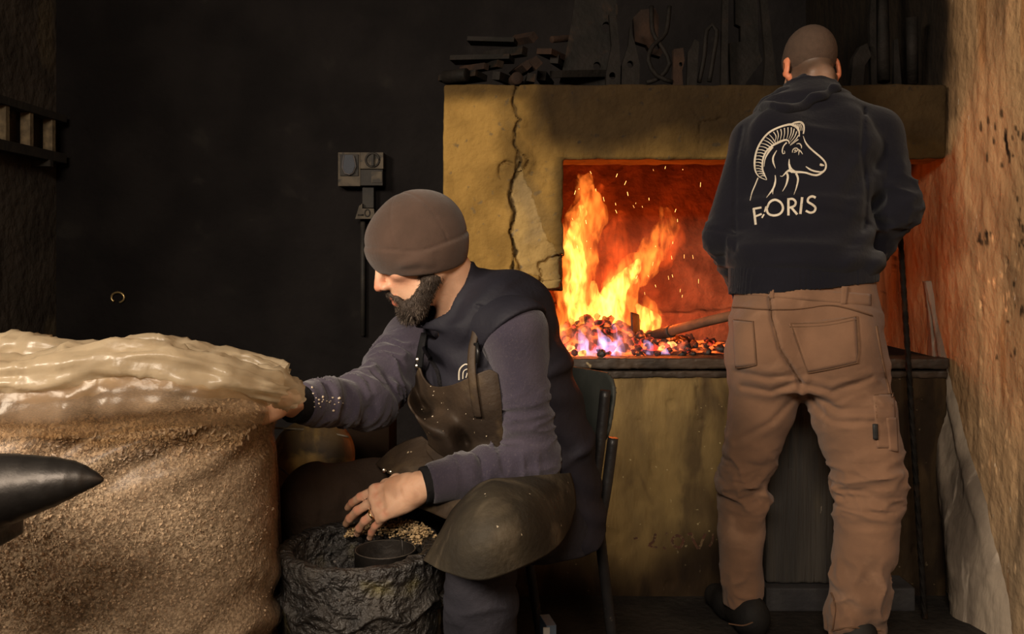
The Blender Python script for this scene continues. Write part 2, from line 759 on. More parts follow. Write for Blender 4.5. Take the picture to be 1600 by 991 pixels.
# ================================================================== the room
XL, XR, YB, YF, ZC = -2.2, 1.42, 4.48, -1.6, 3.0
M_SOOT = pm('sooty_wall', (0.011, 0.0095, 0.0095), (0.017, 0.0145, 0.014), sc=3, rough=0.95, bump=0.5, bsc=25, bdist=0.02, spec=0.1,
            c3=(0.023, 0.020, 0.018), sc3=6, t3=(0.62, 0.75))
M_LEFT = pm('left_wall_plaster', (0.06, 0.05, 0.042), (0.09, 0.074, 0.06), sc=4, rough=0.95, bump=0.6, bsc=20, bdist=0.02, spec=0.1,
            c3=(0.12, 0.095, 0.065), sc3=2.2, t3=(0.60, 0.68), st3=(1, 1, 0.6))
M_RIGHT = pm('right_wall_plaster', (0.48, 0.29, 0.142), (0.31, 0.182, 0.088), sc=5, rough=0.9, bump=0.8, bsc=22, bdist=0.02,
             stretch=(1, 1.3, 0.45), bst=(1, 1, 0.8), spec=0.2, c3=(0.13, 0.078, 0.04), sc3=6, st3=(1, 1.7, 0.32), t3=(0.48, 0.80),
             c4=(0.62, 0.50, 0.36), sc4=55, st4=(1, 1.6, 0.4), t4=(0.71, 0.74), attr=True)
M_FLOOR = pm('dark_floor', (0.016, 0.013, 0.011), (0.03, 0.025, 0.02), sc=6, rough=0.85, bump=0.5, bsc=40, bdist=0.02, spec=0.2)
M_CEIL = pm('dark_ceiling', (0.012, 0.011, 0.010), (0.02, 0.017, 0.014), sc=4, rough=0.95, bump=0.3, bsc=20, spec=0.1)


def setting(name, me, m, parent=None):
    return obj(name, me, m, parent, kind='structure')


setting('floor', box_me((XL - 0.1, YF, -0.1), (XR + 0.1, YB + 0.1, 0.0)), M_FLOOR)
setting('ceiling', box_me((XL - 0.1, YF, ZC), (XR + 0.1, YB + 0.1, ZC + 0.1)), M_CEIL)
setting('wall_back', box_me((XL - 0.1, YB, 0), (XR + 0.1, YB + 0.1, ZC)), M_SOOT)
# left wall with the open doorway that the daylight comes through
D0, D1, DZ = -1.35, 1.30, 2.85
wl = setting('wall_left', join([box_me((XL - 0.12, YF, 0), (XL, D0, ZC)), box_me((XL - 0.12, D1, 0), (XL, YB, ZC)),
                                box_me((XL - 0.12, D0, DZ), (XL, D1, ZC))]), M_LEFT)
M_DOORWOOD = pm('door_wood', (0.10, 0.07, 0.04), (0.06, 0.04, 0.025), sc=6, stretch=(6, 6, 0.5), rough=0.8)
dr = empty('door_1', (XL - 0.06, (D0 + D1) / 2, 0), kind='structure')
for lo, hi in (((XL - 0.14, D0, 0), (XL + 0.02, D0 + 0.06, DZ)), ((XL - 0.14, D1 - 0.06, 0), (XL + 0.02, D1, DZ)),
               ((XL - 0.14, D0, DZ - 0.06), (XL + 0.02, D1, DZ))):
    obj('door_frame', box_me(lo, hi, 0.006), M_DOORWOOD, dr)


# right wall: a finely built slab of old plaster with real dents and soot at its far upper end
def right_wall():
    ys = np.arange(YF, 1.8, 0.1).tolist() + np.arange(1.8, 3.2, 0.006).tolist() + np.arange(3.2, YB + 0.02, 0.04).tolist()
    zs = np.arange(0, 2.2, 0.008).tolist() + np.arange(2.2, ZC + 0.01, 0.1).tolist()
    Y, Z = np.meshgrid(ys, zs)
    p = np.stack([np.full(Y.size, XR), Y.ravel(), Z.ravel()], 1)
    dx = 0.008 * fbm(p * [1, 1, 0.5], 5, 4, 3) + 0.004 * fbm(p * [1, 1, 0.25], 30, 3, 8)
    # worn hand-height chips
    ch = fbm(p * [1, 1, 0.45], 34, 3, 11) * sstep(-0.1, 0.35, fbm(p, 2.3, 2, 77))
    dx += 0.006 * sstep(0.36, 0.44, ch)
    V = p.copy()
    V[:, 0] += dx
    w1 = len(ys)
    n = len(zs)
    q = (np.arange(n - 1)[:, None] * w1 + np.arange(w1 - 1)[None]).ravel()
    Fq = np.stack([q, q + w1, q + w1 + 1, q + 1], 1)
    me = mesh_np(V, Fq)
    # soot lies on the plaster beside the forge, thickest high up; dark chips, rust runs
    y, z = p[:, 1], p[:, 2]
    edge = 2.93 + 0.08 * fbm(p, 3, 3, 5) + np.where(z < 1.55, (1.55 - z) * 1.7, 0)
    soot = sstep(edge - 0.03, edge + 0.16, y)
    soot = np.maximum(soot, sstep(3.02, 3.12, y) * 0.3)
    base = np.ones((len(p), 3)) * (1 - 0.975 * soot[:, None])
    rust = sstep(0.35, 0.6, vnoise(p * [1, 3.0, 0.35], 9, 21))
    base *= 1 - rust[:, None] * np.array([0.05, 0.2, 0.32])
    grey = sstep(0.1, 0.7, fbm(p, 2.5, 3, 31))
    base *= 1 - grey[:, None] * np.array([0.32, 0.22, 0.05])
    low = sstep(0.75, 0.2, z + 0.25 * fbm(p, 3, 3, 9))
    base *= 1 - low[:, None] * np.array([0.30, 0.2, 0.05])
    q_ = np.stack([800 + XR * F / np.maximum(y, 0.4), HZ + (CH - z) * F / np.maximum(y, 0.4)], 1)
    rw = random.Random(3)
    for cx, cy, sx, sy, n_ in ((1575, 222, 22, 22, 30), (1597, 362, 6, 22, 8), (1540, 372, 10, 9, 8), (1585, 520, 12, 40, 8)):
        for _ in range(n_):
            a_, b_ = rw.gauss(cx, sx), rw.gauss(cy, sy)
            w_, h_ = rw.uniform(1.2, 3.0), rw.uniform(3, 9)
            base *= 1 - 0.8 * (sstep(1.25, 0.7, np.hypot((q_[:, 0] - a_) / w_, (q_[:, 1] - b_) / h_)))[:, None]
    for _ in range(46):
        a_, b_ = rw.uniform(1528, 1598), rw.choice([rw.gauss(430, 35), rw.uniform(650, 900)])
        w_, h_ = rw.uniform(0.8, 1.8), rw.uniform(3, 9)
        base *= 1 + 0.9 * (sstep(1.25, 0.6, np.hypot((q_[:, 0] - a_) / w_, (q_[:, 1] - b_) / h_)))[:, None]
    base *= 1 - 0.78 * (sstep(0.40, 0.46, ch) * (z > 0.9))[:, None]
    set_col(me, base)
    return me


wr = setting('wall_right', right_wall(), M_RIGHT)
# a sloping ridge of plaster that widens towards the floor
M_RIDGE = pm('ridge_plaster', (0.25, 0.20, 0.15), (0.11, 0.086, 0.066), sc=7, rough=0.92, bump=0.5, bsc=35, bdist=0.02, stretch=(1, 1, 0.3), spec=0.2,
             c3=(0.34, 0.28, 0.22), sc3=14, t3=(0.56, 0.72), st3=(1, 2, 0.3))


def ridge():
    rows = []
    for t in np.linspace(0, 1, 24):
        py = 440 + 600 * t
        pr_ = np.interp(py, [440, 590, 700, 820, 930, 1040], [1453, 1481, 1509, 1545, 1574, 1592])
        pl_ = np.interp(py, [440, 590, 700, 820, 930, 1040], [1449, 1459, 1467, 1478, 1490, 1497])
        pm_ = pl_ + (pr_ - pl_) * (0.62 if t > 0.25 else 0.5)
        dR = XR * F / (pr_ - 800)
        dL = dR + 0.015 + 0.20 * t
        dM = dR + (dL - dR) * 0.22 + 0.02
        z = CH - (py - HZ) * dR / F
        xl, xm = (pl_ - 800) * dL / F, (pm_ - 800) * dM / F
        rows.append([(XR + 0.03, dR - 0.03, z), (XR - 0.002, dR, z), ((XR + xm) / 2 - 0.008, (dR + dM) / 2 - 0.004, z), (xm, dM, z),
                     ((xm + xl) / 2, (dM + dL) / 2 + 0.01, z), (xl, dL, z), (xl + 0.01, dL + 0.05, z)])
    zz = rows[-1][0][2]
    if zz > 0:
        rows.append([(x, y, 0.0) for x, y, _ in rows[-1]])

    def dp(G):
        s = G.shape
        g = G.reshape(-1, 3)
        g = g + (0.012 * fbm(g * [1, 1, 0.5], 9, 3, 4) + 0.004 * fbm(g, 40, 3, 7))[:, None] * np.array([1, 0.6, 0])
        return g.reshape(s)
    return patch(rows, 40, 150, 0.012, dp)


obj('plaster_ridge', ridge(), M_RIDGE, wr, kind='structure')

# ================================================================== the forge
M_HOOD = pm('hood_plaster', (0.31, 0.185, 0.050), (0.225, 0.132, 0.035), sc=9, rough=0.92, bump=0.7, bsc=45, bdist=0.01, spec=0.15,
            c3=(0.20, 0.125, 0.042), sc3=6, t3=(0.5, 0.72), c4=(0.16, 0.11, 0.05), sc4=38, t4=(0.62, 0.74), attr=True)
M_BASE = pm('forge_base_plaster', (0.27, 0.18, 0.068), (0.15, 0.10, 0.042), sc=7, rough=0.9, bump=0.6, bsc=30, bdist=0.015, stretch=(1, 1, 0.45), spec=0.2,
            c3=(0.10, 0.065, 0.03), sc3=6, t3=(0.5, 0.66), st3=(1.6, 1, 0.5), c4=(0.5, 0.4, 0.2), sc4=45, t4=(0.68, 0.72), attr=True)
M_FIREBRICK = pm('fire_wall', (0.30, 0.105, 0.05), (0.15, 0.052, 0.026), sc=9, rough=0.95, bump=0.6, bsc=30, bdist=0.02, spec=0.1)
M_SILL = pm('sill_iron', (0.07, 0.045, 0.028), (0.035, 0.025, 0.018), sc=14, rough=0.6, metal=0.3, bump=0.5, bsc=50, bdist=0.006,
            c3=(0.32, 0.24, 0.13), sc3=22, t3=(0.66, 0.72), stretch=(0.4, 1, 1))
FX0, FX1, FY, FT = -0.222, 1.408, 3.0, 1.655
fg = empty('forge', (0.55, 3.4, 0), 'big yellow plastered forge with a soot-stained hood and a square glowing fire opening', 'forge')

CRACK = [(808, 135), (800, 160), (812, 188), (802, 206), (806, 232), (812, 252), (804, 276), (796, 300), (803, 332), (797, 362), (806, 392), (800, 420)]
CR2 = [(812, 238), (826, 250), (818, 266), (806, 272)]
CR3 = [(845, 432), (842, 412), (858, 404), (876, 398)]
CR4 = [(1085, 170), (1095, 190), (1094, 232)]
CR5 = [(1094, 194), (1128, 184)]
CR6 = [(785, 280), (780, 262), (790, 250), (800, 255)]
PATCHP = [(806, 240), (816, 262), (822, 290), (834, 312), (838, 330), (848, 352), (854, 375), (872, 395), (882, 420), (882, 455), (846, 455), (842, 432),
          (815, 428), (808, 405), (802, 392), (800, 360), (804, 330), (798, 302), (804, 275)]


def hood():
    f = Field((FX0 - 0.05, FY - 0.05, 0.93), (FX1 + 0.03, FY + 0.22, FT + 0.03), 0.0055)
    f.box((FX0, FY, 0.985), (FX1, FY + 0.165, FT), 0.008)
    f.box((0.166, FY - 0.3, 0.8), (FX1 + 0.3, FY + 0.5, 1.412), 0.006, op='sub')
    # the plaster has dropped away at the foot of the pillar
    f.box((FX0 - 0.1, FY - 0.3, 0.9), (0.085, FY + 0.5, 1.008), 0.004, op='sub')
    f.box((0.088, FY - 0.024, 0.985), (0.166, FY + 0.1, 1.03), 0.006)

    def push(p):
        q = topx(p)
        front = (p[:, 1] < FY + 0.03)
        o = 0.006 * fbm(p, 6, 4, 2) + 0.0025 * fbm(p, 30, 3, 5)
        jig = np.stack([fbm(p, 40, 2, 8), fbm(p, 40, 2, 9)], 1) * 5
        qj = q + jig
        c = np.minimum(seg_dist(qj, CRACK), seg_dist(qj, CR2))
        c = np.minimum(c, seg_dist(qj, CR3))
        c = np.minimum(c, seg_dist(qj, CR6))
        o = o - np.where(front, 0.016 * sstep(3.2, 0.4, c), 0)
        c5 = np.minimum(seg_dist(qj, CR4), seg_dist(qj, CR5))
        o = o - np.where(front, 0.008 * sstep(2.2, 0.3, c5), 0)
        ins = in_poly(qj, PATCHP) & front
        o = o - np.where(ins, 0.009 - 0.006 * fbm(p, 45, 3, 12), 0)
        # raised, lifted edge left of the crack
        o = o + np.where(front & ~ins, 0.010 * sstep(14, 2, c) * sstep(0.0, 0.4, fbm(p, 12, 2, 4) + 0.3), 0)
        # battered edges of the opening
        ed = np.minimum(np.abs(p[:, 0] - 0.166) + 3 * (p[:, 2] > 1.412), np.abs(p[:, 2] - 1.412) + 3 * (p[:, 0] < 0.166))
        o = o + 0.006 * fbm(p, 22, 3, 17) * sstep(0.06, 0, ed)
        return o
    f.push(push, 0.03)
    me = f.mesh()
    p = coords(me).astype(float)
    q = topx(p)
    jig = np.stack([fbm(p, 40, 2, 8), fbm(p, 40, 2, 9)], 1) * 5
    qj = q + jig
    col = np.ones((len(p), 3))
    ins = in_poly(qj, PATCHP) & (p[:, 1] < FY + 0.03)
    col[ins] = (1.42, 1.6, 2.2)
    # soot and smoke on the plaster above the fire and along its top
    n = fbm(p, 5, 4, 40)
    zl = 1.41 + 0.10 * np.sin(np.clip((p[:, 0] - 0.2) * 2, -1, 1.5)) + 0.05 * n
    s = sstep(-0.02, 0.12, p[:, 0] - 0.03 + 0.10 * n) * sstep(1.30, 1.52, p[:, 2] + 0.08 * n)
    s = np.maximum(s, sstep(1.585, 1.64, p[:, 2] + 0.035 * n) * 0.8)
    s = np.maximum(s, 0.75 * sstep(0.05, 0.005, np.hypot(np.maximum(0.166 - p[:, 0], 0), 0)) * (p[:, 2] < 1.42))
    c = seg_dist(qj, CRACK)
    s = np.maximum(s, 0.5 * sstep(40, 6, c + 22 * n) * sstep(1.22, 1.40, p[:, 2]))
    s = np.maximum(s, 0.85 * (sstep(3.2, 1.2, c)))
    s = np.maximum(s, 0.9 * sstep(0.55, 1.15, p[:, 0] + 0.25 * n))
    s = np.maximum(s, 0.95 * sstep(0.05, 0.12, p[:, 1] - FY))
    und = (np.abs(p[:, 2] - 1.412) < 0.012) & (p[:, 1] > FY + 0.012) & (p[:, 0] > 0.17)
    s[und] = 0
    col *= 1 - s[:, None] * np.array([0.885, 0.885, 0.84])
    set_col(me, col)
    return me


obj('hood', hood(), M_HOOD, fg)
# the hood's side, top slab and the inside of the fire chamber
obj('hood_side', box_me((FX0, FY + 0.15, 1.0), (FX0 + 0.12, 4.40, FT), 0.006), M_HOOD, fg)
obj('hood_top', box_me((FX0 + 0.004, FY + 0.12, FT - 0.06), (FX1 - 0.002, 4.44, FT - 0.003), 0.004), M_SOOT, fg)


def back_wall():
    f = Field((FX0, 3.62, 0.70), (FX1 + 0.02, 3.80, 1.64), 0.009)
    f.box((FX0 - 0.1, 3.70, 0.60), (FX1 + 0.1, 3.9, 1.7), 0)

    def push(p):
        o = 0.010 * fbm(p, 7, 4, 3)
        zs = 0.895 + 0.02 * np.sin(p[:, 0] * 7) + 0.012 * fbm(p, 18, 3, 5)
        o += 0.06 * sstep(zs + 0.006, zs - 0.006, p[:, 2])         # the lower courses stand proud
        return o
    f.push(push, 0.09)
    return f.mesh()


obj('back_wall', back_wall(), M_FIREBRICK, fg)
# stepped flue throat inside the hood that the back glow climbs
obj('chamber_side', box_me((FX0 + 0.005, 3.17, 0.766), (FX0 + 0.06, 3.70, 1.0), 0.004), M_FIREBRICK, fg)


def base():
    f = Field((FX0 - 0.05, FY - 0.06, -0.03), (FX1 + 0.03, FY + 0.14, 0.78), 0.0065)
    f.box((FX0, FY, -0.02), (FX1, FY + 0.3, 0.712), 0.006)
    f.box((FX0 + 0.02, FY + 0.022, 0.0), (FX1, FY + 0.3, 0.765), 0.004)

    def push(p):
        o = 0.007 * fbm(p * [1, 1, 0.7], 6, 4, 6) + 0.003 * fbm(p, 28, 3, 7)
        ch = vnoise(p, 19, 33)
        o = o - np.where(ch > 0.62, 0.005, 0)
        q = topx(p)
        o -= 0.008 * sstep(2.2, 0.4, seg_dist(q + 3 * np.stack([fbm(p, 30, 2, 1), fbm(p, 30, 2, 2)], 1), [(1090, 604), (1092, 630), (1088, 642)]))
        return o
    f.push(push, 0.03)
    me = f.mesh()
    p = coords(me).astype(float)
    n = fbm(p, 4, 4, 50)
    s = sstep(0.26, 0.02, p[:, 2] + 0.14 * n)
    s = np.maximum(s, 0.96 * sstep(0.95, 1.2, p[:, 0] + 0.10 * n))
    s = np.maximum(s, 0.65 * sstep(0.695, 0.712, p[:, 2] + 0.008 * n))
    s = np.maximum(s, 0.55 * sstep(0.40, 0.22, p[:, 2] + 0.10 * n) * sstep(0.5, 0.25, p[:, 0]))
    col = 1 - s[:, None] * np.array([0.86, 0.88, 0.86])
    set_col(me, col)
    return me


base_me = base()
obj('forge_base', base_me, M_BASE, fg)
M_MARK = pm('faded_red_paint', (0.085, 0.030, 0.014), (0.055, 0.024, 0.012), sc=60, rough=0.9, bump=0, c3=(0.14, 0.09, 0.04), sc3=90, t3=(0.5, 0.62))
FBV = bvh(base_me, WL['forge'])
MK = [([(1024, 834), (1021, 846), (1014, 851)], 4), ([(1013, 852), (1020, 855), (1028, 855)], 3), ([(1040, 836), (1043, 833)], 3), ([(990, 842), (996, 840)], 3), ([(1036, 855), (1040, 858)], 3),
      ([(1068, 847), (1063, 855), (1056, 855), (1050, 848), (1053, 840), (1059, 837), (1066, 841), (1068, 847)], 4.5), ([(1074, 836), (1080, 834), (1084, 846), (1091, 858)], 4), ([(1092, 858), (1097, 846), (1102, 834)], 4),
      ([(1114, 834), (1113, 846), (1108, 854)], 3.5)]
for mk in MK:
    obj('faded_mark', ribbons([mk], FBV, FY, 0.0004, 0.0006, 2), M_MARK, fg, label='faded red painted stroke')
obj('base_core', box_me((FX0 + 0.01, FY + 0.1, 0.0), (FX1 - 0.002, 4.40, 0.764)), M_SOOT, fg)


def sill():
    f = Field((FX0 - 0.02, FY - 0.04, 0.69), (FX1 + 0.02, FY + 0.06, 0.785), 0.004)
    f.box((FX0 + 0.004, FY - 0.012, 0.735), (FX1, FY + 0.05, 0.770), 0.004)
    f.box((FX0 + 0.004, FY - 0.003, 0.705), (FX1, FY + 0.05, 0.728), 0.003)
    f.push(lambda p: 0.0035 * fbm(p, 24, 4, 3) + 0.002 * fbm(p, 70, 2, 5), 0.02)
    return f.mesh()


obj('sill', sill(), M_SILL, fg, label='rusty iron edge bar along the front of the fire bed')


# ------------------------------------------------------------------ coals, fire, sparks
def em_mat(name, hot, cold, scale, t, strength):
    m = bpy.data.materials.new(name)
    m.use_nodes = True
    N, L = m.node_tree.nodes, m.node_tree.links
    b = N['Principled BSDF']
    b.inputs['Base Color'].default_value = (*cold, 1)
    b.inputs['Roughness'].default_value = 0.9
    tc = N.new('ShaderNodeTexCoord')
    nz = N.new('ShaderNodeTexNoise')
    nz.inputs['Scale'].default_value = scale
    nz.inputs['Detail'].default_value = 5
    L.new(tc.outputs['Object'], nz.inputs['Vector'])
    mr = N.new('ShaderNodeMapRange')
    mr.interpolation_type = 'SMOOTHSTEP'
    mr.inputs[1].default_value, mr.inputs[2].default_value = t
    mr.inputs[3].default_value, mr.inputs[4].default_value = 0, strength
    L.new(nz.outputs[0], mr.inputs[0])
    L.new(mr.outputs[0], b.inputs['Emission Strength'])
    b.inputs['Emission Color'].default_value = (*hot, 1)
    return m


M_COAL = pm('black_coal', (0.012, 0.010, 0.010), (0.03, 0.024, 0.022), sc=30, rough=0.55, bump=0.6, bsc=80, bdist=0.01)
M_COALHOT = em_mat('glowing_coal', (1.0, 0.16, 0.03), (0.03, 0.015, 0.012), 28, (0.46, 0.68), 1.9)
M_COALWHITE = em_mat('white_hot_coal', (1.0, 0.42, 0.10), (0.05, 0.02, 0.015), 30, (0.25, 0.6), 2.2)
M_COALRED = em_mat('red_coal', (1.0, 0.07, 0.03), (0.03, 0.014, 0.013), 24, (0.42, 0.66), 1.1)
M_BED = em_mat('coal_bed', (1.0, 0.14, 0.02), (0.02, 0.012, 0.010), 14, (0.42, 0.64), 2.2)


def bed_z(x, y):
    """height of the heap of coals over the fire bed"""
    return 0.768 + 0.110 * math.exp(-(((x - 0.29) / 0.17) ** 2 + ((y - 3.36) / 0.17) ** 2)) + 0.03 * math.exp(-(((x - 0.62) / 0.24) ** 2 + ((y - 3.42) / 0.2) ** 2))


def bed():
    V, Fc = [], []
    xs = np.linspace(FX0 + 0.07, FX1 - 0.01, 90)
    ys = np.linspace(FY + 0.055, 3.66, 44)
    for y in ys:
        for x in xs:
            z = bed_z(x, y) - 0.012
            V.append((x, y, z + 0.012 * float(fbm(np.array([[x, y, 0]]), 22, 3, 4)[0])))
    w1 = len(xs)
    for j in range(len(ys) - 1):
        for i in range(w1 - 1):
            q = j * w1 + i
            Fc.append((q, q + 1, q + w1 + 1, q + w1))
    return mesh_np(V, Fc)


obj('ember_bed', bed(), M_BED, fg, kind='stuff')


def lump(r, seed, sub=2, rough=0.35):
    bm = bmesh.new()
    bmesh.ops.create_icosphere(bm, subdivisions=sub, radius=1)
    p = np.array([tuple(v.co) for v in bm.verts])
    n = 1 + rough * vnoise(p, 1.1, seed) + 0.2 * vnoise(p, 2.6, seed + 3)
    for v, k in zip(bm.verts, n):
        v.co = v.co * float(k) * r
        v.co.z *= 0.8
    return bm_mesh(bm, True)


coal_sets = []
for mm in (M_COAL, M_COALHOT, M_COALRED, M_COALWHITE):
    row = []
    for k in range(4):
        me = lump(0.018, k + 3)
        me.materials.append(mm)
        row.append(me)
    coal_sets.append(row)
LBL = [('black unlit coal lump among the dark coals beyond the shovel handle', 'black coals'),
       ('orange glowing coal lump in the burning heap under the flames', 'glowing coals'),
       ('dull red coal lump among the embers along the sill', 'red coals'),
       ('white-hot coal lump at the heart of the fire', 'white-hot coals')]
rc = random.Random(11)
spots = []
tries = 0
while len(spots) < 190 and tries < 9000:
    tries += 1
    if rc.random() < 0.62:
        x, y = rc.gauss(0.29, 0.17), rc.gauss(3.27, 0.14)
    else:
        x, y = rc.uniform(0.12, 1.26), rc.uniform(3.08, 3.42)
    if not (0.06 < x < 1.26 and 3.075 < y < 3.6):
        continue
    s = rc.uniform(0.55, 1.25)
    if any((x - a) ** 2 + (y - b) ** 2 < (0.0135 * (s + c)) ** 2 for a, b, c in spots):
        continue
    spots.append((x, y, s))
for x, y, s in spots:
    u = rc.random()
    if x > 0.80:
        k = 0 if u < 0.85 else 2
    elif x > 0.56:
        k = 2 if u < 0.45 else (1 if u < 0.75 else 0)
    elif abs(x - 0.30) < 0.15 and y < 3.32:
        k = 3 if u < 0.05 else (1 if u < 0.40 else 2)
    else:
        k = 1 if u < 0.40 else (2 if u < 0.98 else 3)
    o = bpy.data.objects.new('coal', coal_sets[k][rc.randrange(4)])
    o.location = (x, y, bed_z(x, y) - 0.002)
    o.rotation_euler = (rc.uniform(-0.4, 0.4), rc.uniform(-0.4, 0.4), rc.uniform(0, 6))
    o.scale = (s * rc.uniform(0.8, 1.2), s, s * rc.uniform(0.8, 1.1))
    COL.objects.link(o)
    tag(o, LBL[k][0], 'coal', LBL[k][1])
o = bpy.data.objects.new('coal', coal_sets[0][1])
o.location = P(941, 553, 3.02)
o.scale = (0.8, 0.8, 1.0)
COL.objects.link(o)
tag(o, 'single black coal lump lying on the sill in front of the flames', 'coal')


def flame_mat(name, color, strength, scale, lo, hi, step=0.35):
    """glowing gas: light given off inside the flame's body"""
    m = bpy.data.materials.new(name)
    m.use_nodes = True
    N, L = m.node_tree.nodes, m.node_tree.links
    N.remove(N['Principled BSDF'])
    out = N['Material Output']
    em = N.new('ShaderNodeEmission')
    em.inputs[0].default_value = (*color, 1)
    tc = N.new('ShaderNodeTexCoord')
    mp = N.new('ShaderNodeMapping')
    mp.inputs['Scale'].default_value = (1, 1, 0.38)
    L.new(tc.outputs['Object'], mp.inputs[0])
    nz = N.new('ShaderNodeTexNoise')
    nz.inputs['Scale'].default_value = scale
    nz.inputs['Detail'].default_value = 4
    nz.inputs['Distortion'].default_value = 1.4
    L.new(mp.outputs[0], nz.inputs['Vector'])
    mr = N.new('ShaderNodeMapRange')
    mr.interpolation_type = 'SMOOTHSTEP'
    mr.inputs[1].default_value, mr.inputs[2].default_value = lo, hi
    mr.inputs[3].default_value, mr.inputs[4].default_value = strength * 0.03, strength
    L.new(nz.outputs[0], mr.inputs[0])
    L.new(mr.outputs[0], em.inputs[1])
    L.new(em.outputs[0], out.inputs['Volume'])
    m.cycles.volume_step_rate = step
    return m


M_FL_OUT = flame_mat('orange_flame', (1.0, 0.21, 0.025), 26.0, 24, 0.43, 0.62, 0.3)
M_FL_IN = flame_mat('yellow_flame', (1.0, 0.48, 0.07), 70.0, 30, 0.44, 0.62, 0.3)
M_FL_RED = flame_mat('red_flame', (1.0, 0.10, 0.012), 11.0, 20, 0.46, 0.66)
M_FL_BLUE = flame_mat('violet_flame', (0.62, 0.42, 0.80), 60.0, 26, 0.44, 0.62)

fire = empty('fire', (0.36, 3.34, 0.80), 'tall yellow and orange flames leaping from the coals inside the forge opening', 'fire')


def flame(paths, m, seed, jit=0.018, name='flame'):
    allp = [p for pts, _ in paths for p in pts]
    lo = np.min([tuple(p) for p in allp], 0) - 0.09
    hi = np.max([tuple(p) for p in allp], 0) + 0.09
    f = Field(lo, hi, 0.0065)
    for pts, rs in paths:
        s = resample([tuple(p) for p in pts], 0.03)
        n = len(s)
        rr = np.interp(np.linspace(0, 1, n), np.linspace(0, 1, len(rs)), rs)
        wob = [A(q) + A((0.012 * math.sin(i * 1.1 + seed), 0.012 * math.cos(i * 0.8 + seed), 0)) * min(1, i / 4) for i, q in enumerate(s)]
        f.chain(wob, rr, 0.02)
    f.push(lambda p: jit * fbm(p * [1, 1, 0.5], 16, 3, seed) + 0.6 * jit * vnoise(p * [1, 1, 0.5], 48, seed + 4), 0.04)
    return obj(name, f.mesh(), m, fire)


D = 3.36
flame([([P(912, 545, D), P(905, 480, D), P(900, 420, D + .03), P(912, 355, D + .05), P(920, 275, D + .08)], [0.080, 0.070, 0.064, 0.066, 0.020]),
       ([P(960, 530, D + .05), P(962, 480, D + .08), P(985, 430, D + .10), P(1020, 395, D + .12), P(1042, 350, D + .14), P(1036, 325, D + .14)], [0.09, 0.07, 0.06, 0.05, 0.045, 0.015]),
       ([P(1010, 535, D + .03), P(1020, 510, D + .04), P(1005, 470, D + .08)], [0.06, 0.05, 0.02]),
       ([P(880, 540, D - .08), P(884, 500, D - .06), P(890, 450, D - .03)], [0.05, 0.035, 0.012])], M_FL_OUT, 3)
flame([([P(906, 510, D), P(900, 450, D), P(898, 400, D + .02), P(904, 325, D + .04)], [0.040, 0.038, 0.030, 0.008]),
       ([P(955, 505, D + .05), P(958, 470, D + .08), P(980, 430, D + .1), P(1004, 400, D + .12)], [0.050, 0.044, 0.032, 0.008]),
       ([P(930, 505, D), P(935, 470, D), P(928, 445, D)], [0.038, 0.028, 0.008]),
       ([P(1005, 525, D + .05), P(1018, 505, D + .06), P(1000, 478, D + .08)], [0.04, 0.03, 0.008])], M_FL_IN, 8, 0.014)
flame([([P(922, 340, D + .06), P(925, 300, D + .1), P(918, 268, D + .1)], [0.05, 0.045, 0.012]),
       ([P(962, 450, D + .12), P(965, 370, D + .15), P(958, 310, D + .16)], [0.06, 0.05, 0.012]),
       ([P(1030, 400, D + .14), P(1052, 370, D + .15), P(1048, 330, D + .15)], [0.05, 0.04, 0.012]),
       ([P(872, 550, D - .12), P(872, 515, D - .1), P(880, 470, D - .08)], [0.045, 0.035, 0.01])], M_FL_RED, 5, 0.02)
flame([([P(908, 558, 3.12), P(912, 535, 3.13), P(908, 515, 3.14)], [0.028, 0.018, 0.005]),
       ([P(938, 556, 3.11), P(945, 535, 3.12), P(936, 512, 3.14)], [0.03, 0.022, 0.005]),
       ([P(962, 558, 3.12), P(968, 530, 3.14), P(958, 505, 3.16)], [0.03, 0.018, 0.005]),
       ([P(1010, 555, 3.14), P(1014, 542, 3.15), P(1010, 532, 3.16)], [0.022, 0.014, 0.004]),
       ([P(1040, 554, 3.16), P(1042, 546, 3.17)], [0.02, 0.006])], M_FL_BLUE, 9, 0.005)

M_FL_PINK = flame_mat('pink_flame', (1.0, 0.22, 0.13), 13.0, 24, 0.42, 0.62)
flame([([P(884, 556, 3.10), P(886, 530, 3.11), P(880, 505, 3.12)], [0.035, 0.03, 0.008]),
       ([P(925, 556, 3.14), P(922, 525, 3.16), P(930, 498, 3.18)], [0.05, 0.04, 0.01]),
       ([P(968, 556, 3.14), P(975, 528, 3.16), P(968, 500, 3.18)], [0.05, 0.042, 0.01]),
       ([P(1030, 552, 3.2), P(1060, 544, 3.22), P(1075, 535, 3.24)], [0.03, 0.028, 0.01])], M_FL_PINK, 15, 0.010)
M_SPARK = em_mat('spark', (1.0, 0.42, 0.10), (0.1, 0.02, 0.01), 1, (-1, 0), 5.0)
sp = []
rs_ = random.Random(5)
for k in range(46):
    px = rs_.uniform(895, 1095)
    py = rs_.uniform(258, 470)
    if px < 990 and py > 420:
        continue
    d = rs_.uniform(3.2, 3.6)
    a = P(px, py, d)
    ln = rs_.uniform(0.003, 0.016)
    dr_ = Vector((rs_.uniform(-0.5, 0.5), rs_.uniform(-0.5, 0.5), 1)).normalized()
    sp.append(tube_me([a, a + dr_ * ln], rs_.uniform(0.0004, 0.0008), 4, smooth_path=False))
obj('sparks', join(sp), M_SPARK, label='tiny bright sparks flying up above the flames', cat='sparks', kind='stuff')

